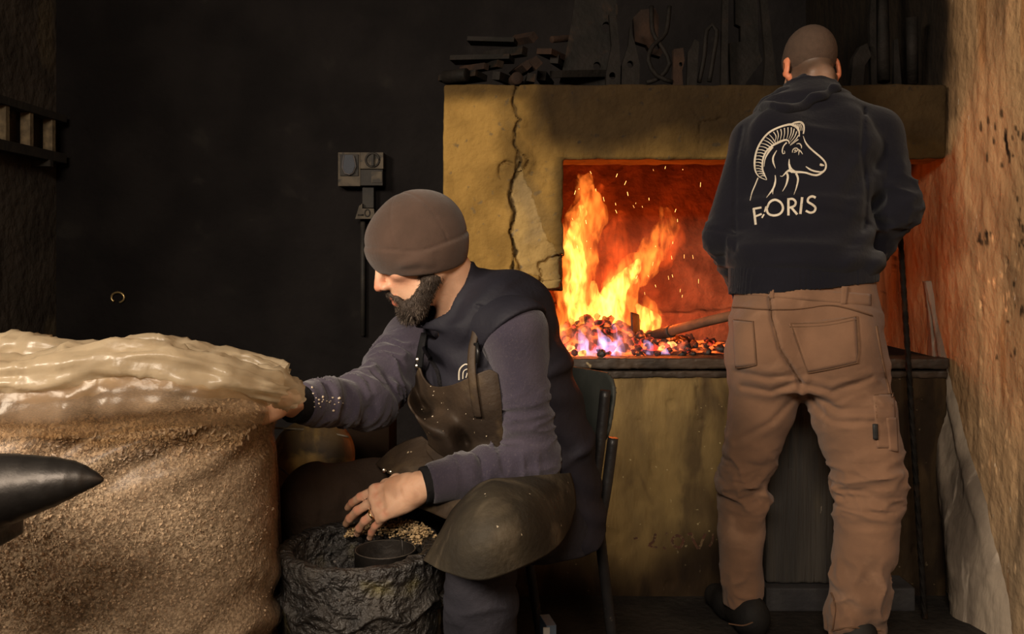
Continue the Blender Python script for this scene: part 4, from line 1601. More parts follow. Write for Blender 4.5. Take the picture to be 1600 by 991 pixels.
obj('cloth_label', grid_on([(1363, 663), (1369, 663), (1370, 686), (1364, 686)], TB, 2.5, 3, 6, 0.009), M_TAG, trousers, label='small black cloth tag on the pocket edge')
seams = [([(1146, 480), (1190, 484), (1240, 484), (1300, 478), (1362, 494)], 1.6), ([(1202, 462), (1206, 500), (1218, 545), (1240, 580), (1252, 598)], 2.0),
         ([(1148, 500), (1178, 503)], 1.4), ([(1177, 504), (1180, 540), (1182, 570)], 1.4), ([(1234, 506), (1290, 504), (1338, 495)], 1.6), ([(1338, 495), (1341, 545), (1338, 566)], 1.5),
         ([(1340, 566), (1302, 575), (1262, 582)], 1.4), ([(1234, 506), (1248, 545), (1262, 582)], 1.2), ([(1234, 511), (1290, 509), (1338, 500)], 1.0),
         ([(1151, 574), (1166, 573), (1181, 570)], 1.3), ([(1366, 618), (1370, 670), (1372, 690)], 1.3), ([(1365, 617), (1394, 615)], 1.3), ([(1383, 652), (1396, 652)], 1.0),
         ([(1384, 652), (1388, 700)], 1.0), ([(1368, 510), (1377, 560), (1388, 610), (1394, 640)], 1.4), ([(1302, 985), (1330, 980), (1375, 984)], 1.2), ([(1138, 974), (1160, 977), (1176, 972)], 1.0),
         ([(1300, 926), (1306, 950), (1302, 985)], 1.3)]
for a_, b_ in seams:
    obj('seam', ribbons([(a_, b_)], TB, 2.52, 0.0006, 0.0042, 2.5), M_STITCH, trousers)

# ---- shoes
def shoe(ank, toe, name='shoe'):
    a = A(ank)
    f = Field((a[0] - 0.12, a[1] - 0.14, -0.002), (a[0] + 0.14, a[1] + 0.30, 0.15), 0.005)
    t = toe / np.linalg.norm(toe)
    hl_ = A((a[0], a[1], 0)) - t * 0.045
    f.ell(hl_ + A((0, 0, 0.055)), (0.045, 0.05, 0.06), None, 0.01)
    f.cone(hl_ + A((0, 0, 0.05)), hl_ + t * 0.13 + A((0, 0, 0.045)), 0.048, 0.045, 0.03)
    f.cone(hl_ + t * 0.13 + A((0, 0, 0.045)), hl_ + t * 0.22 + A((0, 0, 0.036)), 0.045, 0.038, 0.03)
    f.cone(a, A((a[0], a[1], 0.07)), 0.042, 0.045, 0.02)
    f.cut((0, 0, 0.0), (0, 0, -1))
    o = obj(name, f.mesh(), M_SHOE, man)
    return o


shoe(P(1162, 955, 2.735), A((-0.05, 0.2, 0)))
shoe((P(1338, 985, 2.60).x, 2.60, 0.10), A((0.06, 0.2, 0)))
# ================================================================== the seated man
M_FLEECE = pm('grey_fleece', (0.056, 0.046, 0.063), (0.042, 0.035, 0.052), sc=10, rough=0.95, bump=0.35, bsc=160, bdist=0.004, spec=0.08, sheen=0.25, weave=700,
              c3=(0.064, 0.053, 0.068), sc3=240, t3=(0.54, 0.70))
M_VEST = pm('navy_vest_cloth', (0.012, 0.0115, 0.018), (0.017, 0.0155, 0.023), sc=7, rough=0.7, bump=0.25, bsc=70, bdist=0.005, spec=0.25)
M_BEANIE = pm('brown_beanie_jersey', (0.088, 0.054, 0.040), (0.062, 0.039, 0.029), sc=9, rough=0.9, bump=0.25, bsc=120, bdist=0.003, spec=0.1, sheen=0.2, weave=1200)
M_LEATHER = pm('worn_brown_leather', (0.046, 0.029, 0.017), (0.024, 0.0155, 0.010), sc=8, rough=0.62, bump=0.35, bsc=60, bdist=0.006, spec=0.3,
               c3=(0.090, 0.060, 0.032), sc3=9, t3=(0.52, 0.70), c4=(0.34, 0.26, 0.17), sc4=75, t4=(0.73, 0.76))
M_KNEE = pm('scuffed_apron_leather', (0.036, 0.028, 0.0175), (0.019, 0.015, 0.010), sc=7, rough=0.7, bump=0.4, bsc=80, bdist=0.006, spec=0.25,
            c3=(0.072, 0.056, 0.036), sc3=12, t3=(0.48, 0.72), c4=(0.50, 0.42, 0.30), sc4=70, t4=(0.73, 0.76))
M_JEANS = pm('dark_jeans', (0.022, 0.021, 0.027), (0.032, 0.030, 0.037), sc=8, rough=0.95, bump=0.3, bsc=80, spec=0.1, weave=1000)
M_THIGH = pm('dark_brown_trousers', (0.040, 0.026, 0.019), (0.028, 0.019, 0.014), sc=6, rough=0.9, bump=0.4, bsc=50, spec=0.1)
M_BEARD = pm('dark_beard', (0.034, 0.022, 0.015), (0.055, 0.037, 0.026), sc=70, rough=0.7, bump=0.8, bsc=400, bdist=0.003)
M_BEARDGREY = pm('grey_beard_hair', (0.26, 0.20, 0.15), (0.15, 0.115, 0.09), sc=40, rough=0.6, bump=0)
M_BLACK = pm('black_knit', (0.010, 0.010, 0.011), (0.016, 0.015, 0.016), sc=20, rough=0.95, bump=0.3, bsc=120, spec=0.1)
M_STEEL = pm('bright_rivet', (0.75, 0.68, 0.58), (0.55, 0.5, 0.42), sc=20, rough=0.3, metal=1.0, bump=0)
M_GOLD = pm('gold', (0.85, 0.62, 0.30), (0.8, 0.55, 0.25), sc=10, rough=0.25, metal=1.0, bump=0)

FW = A((-0.79, -0.61, 0))        # the way his chest faces
LT = A((0.61, -0.79, 0))         # towards his left shoulder, nearest the photographer
HO = P(656, 393, 2.03)
RS = head_frame((-0.966, -0.26), 25, 0)
HS = 0.955
PEL = A((0.035, 2.14, 0.545))
WAI = A((0.01, 2.10, 0.68))
CHE = A((-0.045, 2.065, 0.835))
UPC = A((-0.070, 2.075, 0.955))
NEK = A(P(722, 452, 2.085))
S1, E1, W1 = A(P(806, 520, 1.94)), A(P(830, 722, 1.965)), A(P(664, 758, 1.885))
S2, E2, W2 = A(P(648, 535, 2.24)), A(P(576, 626, 2.05)), A(P(458, 632, 1.86))
H1, K1 = PEL + LT * 0.09 + FW * 0.02, A((-0.060, 1.735, 0.590))
H2, K2 = PEL - LT * 0.085 + FW * 0.02, A(P(494, 782, 2.07))
A1, A2 = A((-0.066, 1.80, 0.09)), A((-0.46, 2.16, 0.09))

b = Field((-0.60, 1.56, -0.01), (0.26, 2.38, 1.25), 0.0034)
WS = head(b, HO, RS, HS, -0.014)
b.cone(WS(-0.035, 0, -0.045), NEK + A((0.01, 0.0, -0.04)), 0.055, 0.062, 0.02)
b.loft([(PEL - A((0, 0, 0.06)), LT, 0.15, 0.11), (WAI, LT, 0.15, 0.105), (CHE, LT, 0.165, 0.11), (UPC, LT, 0.13, 0.085), (NEK - A((0, 0, 0.03)), LT, 0.06, 0.055)], 0.03)
b.chain([S1, E1, W1], [0.05, 0.040, 0.027], 0.03)
b.chain([S2, E2, W2], [0.05, 0.040, 0.027], 0.03)
b.cone(UPC, S1, 0.06, 0.052, 0.03)
b.cone(UPC, S2, 0.06, 0.052, 0.03)
b.chain([H1 - A((0, 0, 0.02)), K1 + A((0.01, 0.03, -0.035)), A1], [0.065, 0.045, 0.034], 0.03)
b.chain([H2, K2, A2], [0.08, 0.055, 0.038], 0.03)
# his left hand: back of the hand to the light, fingers reaching over the rim of the pot
WRI = A(P(654, 762, 1.882))
KMID = A(P(597, 784, 1.895))
e1_ = KMID - WRI
e3_ = A((-0.10, -0.80, 0.58))
sgn = 1 if np.cross(e3_, e1_)[2] > 0 else -1
WHD, TIPS = hand(b, WRI, e1_, e3_, sgn, [(10, 16, 10), (12, 18, 12), (18, 20, 12), (20, 20, 12)], r=0.0092, spread=0.075, thumb=(0.7, 0.45), scale=1.04, swing=-0.11)
# his right hand, half under the sack's film
hand(b, W2 + (W2 - E2) * 0.16, A((-0.08, -0.035, -0.02)), (-0.1, -0.2, 1.0), -1, [(25, 30, 20)] * 4)
for a_ in (A1, A2):
    b.chain([a_, a_ + A((-0.01, -0.03, -0.045)), a_ + FW * 0.15 + A((0, 0, -0.055))], [0.036, 0.04, 0.03], 0.03)
# creases and veins
b.push(lambda p: 0.0009 * fbm(p, 70, 2, 4) * (np.linalg.norm(p - KMID, axis=1) < 0.11), 0.012)
bme = b.mesh()
p = coords(bme).astype(float)
q = (p - A(HO)) @ RS / HS
col = np.ones((len(p), 3))
hd_ = np.linalg.norm(q, axis=1) < 0.17
cheek = sstep(0.035, 0.0, np.hypot(np.abs(q[:, 1]) - 0.045, q[:, 2] + 0.03) - 0.005) * (q[:, 0] > 0.03) * hd_
nose = sstep(0.03, 0.008, np.hypot(np.hypot(q[:, 0] - 0.118, q[:, 1]), q[:, 2] + 0.034)) * hd_
col *= 1 - (0.8 * np.maximum(cheek * 0.6, nose))[:, None] * np.array([0.05, 0.38, 0.42])
lips = hd_ & (np.abs(q[:, 1]) < 0.026) & (q[:, 0] > 0.085) & (q[:, 2] < -0.062) & (q[:, 2] > -0.09)
col[lips] = (0.85, 0.50, 0.48)
eye = hd_ & (np.hypot(np.abs(q[:, 1]) - 0.031, q[:, 2] + 0.003) < 0.009) & (q[:, 0] > 0.08)
brow = hd_ & (np.abs(np.abs(q[:, 1]) - 0.034) < 0.020) & (np.abs(q[:, 2] - 0.020 + 0.1 * (np.abs(q[:, 1]) - 0.03)) < 0.0055) & (q[:, 0] > 0.07)
col[brow] = (0.10, 0.09, 0.09)
lash = hd_ & (np.hypot((np.abs(q[:, 1]) - 0.031), (q[:, 2] + 0.0035) * 3.0) < 0.013) & (q[:, 0] > 0.075)
col[lash] = (0.22, 0.18, 0.17)
kn = np.zeros(len(p))
for f_ in TIPS:
    for j in (0, 1, 2):
        kn = np.maximum(kn, sstep(0.014, 0.004, np.linalg.norm(p - f_[j] - A((0, -0.006, 0.006)), axis=1)))
col *= 1 - kn[:, None] * np.array([0.02, 0.24, 0.26])
dirt = (np.linalg.norm(p - KMID, axis=1) < 0.16) * sstep(0.0, 0.5, fbm(p, 24, 3, 6) + 0.9 * sstep(0.06, 0.14, (p - WRI) @ (e1_ / np.linalg.norm(e1_)) - 0.03) * 0.5)
col *= 1 - 0.35 * dirt[:, None] * np.array([0.8, 0.9, 1.0])
set_col(bme, col)
seat_man = obj('person', bme, M_SKIN, None, 'seated bearded person in a brown beanie, navy vest and leather apron', 'person')
BB = bvh(bme, WL[seat_man.name])
# gold ring on the ring finger
r0, r1 = TIPS[2][0], TIPS[2][1]
rc_ = r0 + (r1 - r0) * 0.50
rz = Vector(r1 - r0).normalized()
rot = rz.to_track_quat('Z', 'Y').to_matrix()
obj('wedding_ring', lathe_me([(0.0098, -0.002), (0.0110, -0.002), (0.0114, 0), (0.0110, 0.002), (0.0098, 0.002)], rc_, 28, rot), M_GOLD, seat_man, label='thin gold ring on the ring finger')
# nails
M_NAIL = pm('nail', (0.55, 0.36, 0.27), (0.48, 0.30, 0.22), sc=20, rough=0.35, bump=0)
for f_ in TIPS:
    d_ = (f_[3] - f_[2])
    d_ /= np.linalg.norm(d_)
    up_ = A(e3_) / np.linalg.norm(e3_)
    up_ = up_ - d_ * (up_ @ d_)
    up_ /= np.linalg.norm(up_)
    nf = Field(f_[3] - 0.02, f_[3] + 0.02, 0.0015)
    nf.ell(f_[3] - d_ * 0.002 + up_ * 0.0045, (0.0062, 0.0050, 0.0028), np.stack([d_, np.cross(up_, d_), up_], 1), 0)
    obj('nail', nf.mesh(), M_NAIL, seat_man)

# ---- beard: a soft mass with many single hairs standing out of it
bf = Field(A(HO) - 0.17, A(HO) + 0.14, 0.003)


def BE(c, r, k=0.015, op='add'):
    bf.ell(WS(*c), [x * HS for x in r], RS, k * HS, op)


for y in (-1, 1):
    bf.cone(WS(0.022, y * 0.060, 0.000), WS(0.016, y * 0.060, -0.060), 0.0095, 0.017, 0.012)
    bf.cone(WS(0.008, y * 0.060, -0.060), WS(0.066, y * 0.028, -0.112), 0.019, 0.022, 0.015)
    bf.cone(WS(0.030, y * 0.052, -0.074), WS(0.076, y * 0.030, -0.096), 0.010, 0.011, 0.015)
    bf.cone(WS(0.106, y * 0.004, -0.056), WS(0.096, y * 0.027, -0.074), 0.0048, 0.0052, 0.004)
    bf.cone(WS(0.096, y * 0.027, -0.074), WS(0.086, y * 0.026, -0.100), 0.006, 0.011, 0.008)
BE((0.082, 0, -0.114), (0.023, 0.030, 0.024), 0.02)
BE((0.094, 0, -0.094), (0.005, 0.010, 0.005), 0.006)
bf.push(lambda p: 0.0026 * fbm(p, 60, 3, 4) + 0.0015 * vnoise(p, 190, 9))
bmesh_beard = bf.mesh()
beard = obj('beard', bmesh_beard, M_BEARD, seat_man, label='full dark beard going grey at the chin')
c_ = coords(bmesh_beard) + np.array(WL[beard.name])
nv_ = np.array([tuple(v.normal) for v in bmesh_beard.vertices])
sel = RNG.choice(len(c_), 3600, replace=len(c_) < 3600)
Vd, Fd, Vg, Fg = [], [], [], []
down = RS @ A((0.35, 0, -1.0))
for i in sel:
    a_ = c_[i].astype(float)
    n_ = nv_[i]
    ql = (a_ - A(HO)) @ RS
    chin = sstep(-0.085, -0.125, ql[2]) * sstep(0.03, 0.09, ql[0])
    ln = RNG.uniform(0.005, 0.010) + 0.006 * chin
    d0 = n_ * 0.8 + down * 0.8 + RNG.normal(0, 0.35, 3)
    d0 /= np.linalg.norm(d0)
    t_ = a_ + d0 * ln * 0.55
    d1 = d0 + down * 0.7 + RNG.normal(0, 0.3, 3)
    d1 /= np.linalg.norm(d1)
    e_ = t_ + d1 * ln * 0.45
    sd = np.cross(d0, n_ + RNG.normal(0, 0.2, 3))
    sd /= np.linalg.norm(sd) + 1e-9
    up2 = np.cross(sd, d0)
    rr_ = 0.00050
    g = RNG.random() < 0.05 + 0.40 * chin
    V_, F_ = (Vg, Fg) if g else (Vd, Fd)
    k0 = len(V_)
    for c0, r_ in ((a_, rr_), (t_, rr_ * 0.85)):
        for ang in (0, 2.09, 4.19):
            V_.append(c0 + (sd * math.cos(ang) + up2 * math.sin(ang)) * r_)
    V_.append(e_)
    for j in range(3):
        j2 = (j + 1) % 3
        F_.append((k0 + j, k0 + j2, k0 + 3 + j2, k0 + 3 + j))
        F_.append((k0 + 3 + j, k0 + 3 + j2, k0 + 6))
obj('beard_hair', mesh_np(Vd, Fd), M_BEARD, beard, kind='stuff')
obj('beard_hair', mesh_np(Vg, Fg), M_BEARDGREY, beard, kind='stuff', label='grey hairs of the beard')
# short hair at the temple and nape under the hat
nh = Field(A(HO) - 0.15, A(HO) + 0.12, 0.004)
for y in (-1, 1):
    nh.ell(WS(0.024, y * 0.068, 0.004), (0.018, 0.008, 0.030), RS, 0.01)
nh.push(lambda p: 0.0015 * fbm(p, 120, 2, 4))
obj('hair', nh.mesh(), M_BEARD, seat_man)

# ---- beanie
hf = Field(A(HO) - 0.16, A(HO) + 0.22, 0.0035)
CR = WS(-0.012, 0, 0.034)
hf.ell(CR, [x * HS for x in (0.114, 0.095, 0.106)], RS, 0)
hf.ell(WS(0.045, 0, 0.040), [x * HS for x in (0.062, 0.076, 0.062)], RS, 0.03)
# the folded band below a slanting seam
hl = (A(CR))


HB0 = A(P(650, 417, HO.y))
HN = A((0.10, 0.26, -1.0))
HN /= np.linalg.norm(HN)


def hat_push(p):
    q = (p - A(HO)) @ RS / HS
    o = 0.002 * fbm(p, 16, 2, 3)
    h = -((p - HB0) @ HN) - 0.060 - 0.004 * np.sin(p[:, 0] * 40)
    o += 0.0028 * sstep(0.003, -0.003, h)
    o -= 0.003 * sstep(0.005, 0.001, np.abs(h + 0.001))
    # creases on the band
    fz = vnoise(np.stack([p[:, 0] * 8, p[:, 1] * 8, (p[:, 2] + 0.25 * np.abs(p[:, 0] - HO.x - 0.01)) * 46], 1), 1.0, 6)
    o += 0.0095 * sstep(0.0, -0.012, h) * sstep(-0.05, -0.03, h) * (1 - 2 * np.abs(fz)) * sstep(-0.05, -0.02, p[:, 0] - HO.x) * sstep(0.05, 0.02, p[:, 0] - HO.x)
    # panel seams running over the crown
    ang = np.arctan2(q[:, 1], q[:, 0] + 0.012)
    for a0 in (0.9, 2.0, -0.9, -2.0, 3.1):
        dist = np.abs(np.angle(np.exp(1j * (ang - a0)))) * np.hypot(q[:, 1], q[:, 0] + 0.012)
        o -= 0.0017 * sstep(0.0036, 0.0006, dist) * (h > 0)
    return o


hf.ell(CR + A((0.012, 0.0, -0.040)), (0.088, 0.088, 0.085), None, 0.03)
hf.push(hat_push, 0.02)
hf.cut(HB0, HN, k=0.006)
obj('beanie', hf.mesh(), M_BEANIE, seat_man, label='brown jersey beanie with a folded band')

# ---- fleece sleeves
sf = Field((-0.52, 1.70, 0.50), (0.20, 2.42, 1.06), 0.004)
sf.chain([S1, E1], [0.069, 0.056], 0.03)
sf.chain([E1, W1 + (E1 - W1) * 0.10], [0.056, 0.043], 0.03)
sf.chain([S2, E2], [0.072, 0.056], 0.03)
sf.chain([E2, W2 + (E2 - W2) * 0.12], [0.056, 0.043], 0.03)
sf.cone(UPC + A((0, 0, 0.0)), S1 * 0.8 + UPC * 0.2, 0.062, 0.070, 0.03)
sf.cone(UPC, S2, 0.072, 0.070, 0.03)


def sl_push(p):
    o = 0.0025 * fbm(p, 9, 3, 3)
    o += folds(p, S1, E1, 0.0062, 38, 0.42, 1.15, 3, tw=0.75, R=0.1)
    o += folds(p, E1, W1, 0.0075, 46, 0.0, 0.75, 5, tw=0.7, R=0.09)
    o += folds(p, S2, E2, 0.011, 34, 0.25, 1.1, 7, tw=0.8, R=0.1)
    o += folds(p, E2, W2, 0.0095, 50, 0.0, 0.8, 9, tw=0.6, R=0.09)
    return o


sf.push(sl_push, 0.02)
u1 = (W1 - E1) / np.linalg.norm(W1 - E1)
u2 = (W2 - E2) / np.linalg.norm(W2 - E2)
sf.cut(W1 - u1 * 0.008, u1, lo=W1 - 0.08, hi=W1 + 0.07)
sf.cut(W2 - u2 * 0.022, u2, lo=W2 - 0.09, hi=W2 + 0.07)
obj('fleece', sf.mesh(), M_FLEECE, seat_man, label='grey fleece with gathered sleeves')
for w_, u_, off in ((W1, u1, 0.006), (W2, u2, 0.006)):
    cf = Field(w_ - 0.07, w_ + 0.07, 0.0035)
    cf.cone(w_ - u_ * 0.03, w_ + u_ * off, 0.0385, 0.0375, 0, cap_flat=True)
    cf.push(lambda p: 0.001 * fbm(p, 60, 2, 3))
    obj('cuff', cf.mesh(), M_BLACK, seat_man, label='black knitted undersleeve cuff')

# ---- vest
vf = Field((-0.36, 1.80, 0.42), (0.26, 2.48, 1.16), 0.0045)
vf.loft([(PEL + A((0.02, 0.02, -0.06)), LT, 0.185, 0.14), (WAI + A((0.02, 0.015, 0)), LT, 0.180, 0.135), (CHE + A((0.012, 0.012, 0)), LT, 0.192, 0.142), (UPC, LT, 0.150, 0.118),
         (NEK - A((0, 0, 0.035)), LT, 0.098, 0.086)], 0.03)
vf.cone(UPC + A((0.0, 0, 0.03)), S1 + (UPC - S1) * 0.30 + A((0.012, 0.0, 0.022)), 0.072, 0.062, 0.03)
vf.cone(UPC, S2 + (UPC - S2) * 0.35 + A((0.0, 0, 0.03)), 0.075, 0.066, 0.03)
vf.ell(UPC - FW * 0.05 + LT * 0.05 + A((0, 0, 0.01)), (0.10, 0.09, 0.10), None, 0.04)
# stand-up collar round the neck, open at the throat
cb, ct_ = A(P(712, 500, 2.07)), A(P(696, 418, 2.055))
cu = (ct_ - cb) / np.linalg.norm(ct_ - cb)
clat = LT - cu * (LT @ cu)
vf.loft([(cb, clat, 0.100, 0.092), (cb + (ct_ - cb) * 0.45, clat, 0.076, 0.073), (ct_, clat, 0.066, 0.064)], 0.015, lin=True)
ccut = FW * 0.80 + A((0, 0, 0.60))
vf.cut(A(P(690, 482, 2.0)), ccut, lo=(-0.30, 1.80, 0.955), hi=(0.10, 2.30, 1.18), k=0.010)
vf.cone(cb + (ct_ - cb) * 0.10 + FW * 0.022, ct_ + cu * 0.05 + FW * 0.010, 0.062, 0.062, 0.008, 'sub')


def v_push(p):
    q = topx(p)
    o = (0.005 * fbm(p, 9, 3, 3) + 0.003 * np.sin(p[:, 2] * 85 + 3 * fbm(p, 5, 2, 6) + p[:, 0] * 30)) * (1 - 0.75 * sstep(0.95, 1.0, p[:, 2]))
    o -= 0.006 * sstep(4, 1, seg_dist(q, [(668, 540), (672, 580), (680, 620)])) * (p[:, 1] < 2.05)
    o -= 0.006 * sstep(3.5, 1, seg_dist(q, [(745, 478), (800, 500)])) * (p[:, 1] < 2.05)
    return o


vf.push(v_push, 0.025)
vme = vf.mesh()
vest = obj('vest', vme, M_VEST, seat_man, label='dark navy sleeveless vest with a stand-up collar')
VB = bvh(vme, WL[seat_man.name])
vc = Field(S1 - 0.14, S1 + 0.14, 0.004)
vc.cone(UPC * 0.62 + S1 * 0.38 + A((-0.010, -0.010, 0.0)), S1 + A((0.004, 0.0, 0.002)), 0.080, 0.0755, 0)
vc.push(lambda p: 0.002 * fbm(p, 14, 2, 3))
vc.cut(A(P(807, 515, 1.94)), (0.56, -0.46, -0.82), k=0.004)
vc_me = vc.mesh()
obj('shoulder_panel', vc_me, M_VEST, vest)
VCB = bvh(vc_me, WL[seat_man.name])
# zip, piping at the armhole and the small emblem on the chest
M_ZIP = pm('zip', (0.03, 0.028, 0.03), (0.015, 0.014, 0.016), sc=200, rough=0.4, metal=0.5, bump=0)
obj('zip', ribbons([([(661, 530), (664, 548), (684, 580), (690, 618)], 5)], VB, 1.95, 0.002, 0.001, 2), M_ZIP, vest)
EMB = [([(718, 594), (719, 578), (727, 570), (734, 571)], [1.6, 2, 1.6]), ([(724, 592), (725, 581), (731, 577), (735, 580)], 1.3), ([(729, 590), (731, 583)], 1.5), ([(733, 588), (735, 584)], 1.3)]
obj('chest_emblem', ribbons(EMB, VB, 1.95, 0.0012, 0.001, 1.0), M_PRINT, vest, label='small cream curled-horn emblem on the chest')

# ---- trousers
tf = Field((-0.60, 1.58, 0.05), (0.26, 2.40, 0.72), 0.005)
tf.chain([H1 + A((0, 0, -0.015)), K1 + A((0.005, 0.02, -0.03)), A1 + A((0, 0, 0.02))], [0.092, 0.066, 0.070], 0.03)
tf.loft([(PEL - A((0, 0, 0.085)), LT, 0.18, 0.135), (PEL + A((0, 0, 0.03)), LT, 0.18, 0.14)], 0.03)
tf.push(lambda p: 0.004 * fbm(p, 9, 3, 3) + folds(p, K1, A1, 0.006, 26, 0.05, 0.45, 4) + folds(p, K1, A1, 0.008, 22, 0.65, 1.0, 9), 0.02)
obj('trousers', tf.mesh(), M_JEANS, seat_man)
tf = Field((-0.60, 1.90, 0.05), (0.16, 2.42, 0.72), 0.005)
tf.chain([H2, K2, A2 + A((0, 0, 0.02))], [0.098, 0.078, 0.066], 0.03)
tf.push(lambda p: 0.004 * fbm(p, 9, 3, 5) + folds(p, H2, K2, 0.005, 20, 0.3, 1.1, 4), 0.02)
obj('trouser_leg', tf.mesh(), M_THIGH, seat_man, label='dark brown trouser leg stretched towards the sack')
for a_ in (A1, A2):
    f = Field((a_[0] - 0.22, a_[1] - 0.22, -0.002), (a_[0] + 0.12, a_[1] + 0.12, 0.16), 0.005)
    h_ = A((a_[0], a_[1], 0)) - FW * 0.03
    f.ell(h_ + A((0, 0, 0.06)), (0.048, 0.048, 0.065), None, 0.01)
    f.cone(h_ + A((0, 0, 0.05)), h_ + FW * 0.20 + A((0, 0, 0.042)), 0.05, 0.042, 0.02)
    f.cut((0, 0, 0), (0, 0, -1))
    obj('boot', f.mesh(), M_SHOE, seat_man)

# ---- leather apron
apron = empty('apron', WL[seat_man.name])
apron.parent = seat_man
apron.location = (0, 0, 0)


_s = []
for px in range(650, 796, 6):
    for py in range(480, 722, 6):
        h_, n_ = hit(VB, px, py, None if False else 9.0)
        if h_.y < 3:
            _s.append((px, py, (h_ - CAMP).length))
_s = np.array(_s)


def _basis(x, y):
    x, y = (x - 720) / 80.0, (y - 600) / 100.0
    return np.stack([np.ones_like(x), x, y, x * x, x * y, y * y, x ** 3, y ** 3, x * x * y, x * y * y], -1)


_cf = np.linalg.lstsq(_basis(_s[:, 0], _s[:, 1]), _s[:, 2], rcond=None)[0]


def onv(px, py, off=0.010, d=1.95):
    """a point just off the smoothed front of the vest"""
    r = float(_basis(np.array([float(px)]), np.array([float(py)]))[0] @ _cf)
    return CAMP + (P(px, py, 2.0) - CAMP).normalized() * (r - off - 0.004)


bib_rows = [[onv(656, 572), onv(662, 590, .012), onv(676, 603, .012), onv(705, 602, .014), onv(738, 588, .012), onv(764, 578), onv(778, 584)],
            [onv(645, 602, .016), onv(662, 614, .016), onv(685, 620, .016), onv(715, 618, .016), onv(745, 612, .014), onv(770, 610, .012), onv(782, 614)],
            [P(638, 628, 1.99), onv(660, 640, .03), onv(690, 642, .026), onv(720, 640, .024), onv(748, 640, .02), onv(772, 640, .014), onv(784, 645)],
            [P(652, 655, 1.98), P(668, 664, 1.945), P(695, 668, 1.93), onv(724, 668, .03), onv(750, 668, .025), onv(774, 670, .016), onv(786, 675)],
            [P(668, 680, 1.975), P(684, 690, 1.94), P(705, 694, 1.925), onv(728, 694, .034), onv(752, 692, .03), onv(776, 692, .018), onv(788, 696)],
            [P(672, 702, 1.99), P(690, 714, 1.955), P(710, 718, 1.94), P(732, 716, 1.93), P(755, 712, 1.925), P(776, 708, 1.93), onv(790, 712)]]


def leath(amp, f, seed):
    def g(G):
        s = G.shape
        q = G.reshape(-1, 3)
        return (q + amp * fbm(q, f, 3, seed)[:, None] * np.array([0.4, -1, 0.4])).reshape(s)
    return g


ap = obj('bib', patch(bib_rows, 46, 50, 0.004, leath(0.006, 10, 3)), M_LEATHER, apron)
BIBB = bvh(ap.data, WL[seat_man.name])
# shoulder straps: one whole, one short and riveted


def strap(rows, thick=0.0035):
    return patch(rows, 4, 30, thick)


def srow(px, py, w, off):
    a_, c_2 = onv(px - w / 2, py, off), onv(px + w / 2, py, off)
    return [a_, (a_ + c_2) / 2 + (CAMP - a_).normalized() * 0.002, c_2]


obj('strap', strap([srow(741, 480, 9, .006), srow(742, 500, 9, .006), srow(743, 520, 10, .006), srow(738, 545, 11, .008), srow(737, 575, 12, .018), srow(739, 600, 12, .022), srow(743, 630, 12, .026), srow(747, 652, 11, .030)]), M_LEATHER, apron)
obj('strap', strap([srow(663, 520, 8, .006), srow(660, 535, 9, .007), srow(657, 552, 10, .010), srow(654, 574, 11, .014)]), M_BLACK, apron)
M_BUCKLE = pm('black_buckle', (0.015, 0.014, 0.014), (0.03, 0.03, 0.03), sc=20, rough=0.35, metal=0.6, bump=0)
obj('buckle', join([tube_me([onv(745, 536, .014), onv(747, 550, .016), onv(746, 568, .016)], 0.004, 8), tube_me([onv(741, 538, .012), onv(748, 538, .014)], 0.003, 8)]), M_BUCKLE, apron)


def rivet(c, n, r=0.006):
    R_ = Vector(n).normalized().to_track_quat('Z', 'Y').to_matrix()
    return lathe_me([(r * 0.98, -0.002), (r, 0), (r * 0.85, 0.0018), (r * 0.5, 0.003), (0.0004, 0.0034)], c, 14, R_)


for px, py in ((653, 562), (652, 572)):
    c0 = onv(px, py, 0.017)
    obj('rivet', rivet(c0, CAMP - c0), M_STEEL, apron, label='bright round rivet')
# waist tie, flap on the far thigh, long skirt draped over the near knee
obj('waist_tie', strap([[P(700, 712, 1.93), P(700, 719, 1.925), P(701, 726, 1.93)], [P(735, 716, 1.915), P(735, 723, 1.91), P(735, 730, 1.915)], [P(775, 710, 1.905), P(776, 717, 1.90), P(777, 724, 1.905)]]), M_LEATHER, apron)
obj('thigh_flap', patch([[P(660, 682, 2.02), P(680, 700, 1.98), P(694, 724, 1.945), P(702, 752, 1.925)],
                         [P(634, 690, 2.04), P(650, 706, 1.99), P(664, 728, 1.95), P(674, 752, 1.93)],
                         [P(610, 704, 2.05), P(622, 716, 2.005), P(634, 732, 1.965), P(645, 750, 1.945)],
                         [P(588, 726, 2.06), P(596, 733, 2.03), P(606, 740, 2.00), P(618, 744, 1.97)]], 20, 24, 0.004, leath(0.004, 12, 5)), M_LEATHER, apron)
for px, py in ((600, 735), (611, 738)):
    c0 = P(px, py, 1.995)
    obj('rivet', rivet(c0, CAMP - c0), M_STEEL, apron, label='bright round rivet')
obj('middle_flap', patch([[P(664, 690, 1.985), P(690, 712, 1.935), P(716, 722, 1.92), P(742, 722, 1.915)],
                          [P(668, 706, 1.96), P(690, 728, 1.92), P(716, 742, 1.905), P(742, 744, 1.90)],
                          [P(676, 726, 1.945), P(692, 748, 1.91), P(714, 764, 1.895), P(736, 770, 1.89)],
                          [P(640, 790, 1.96), P(672, 800, 1.90), P(700, 812, 1.86), P(728, 812, 1.84)]], 26, 24, 0.004, leath(0.006, 14, 7)), M_LEATHER, apron)
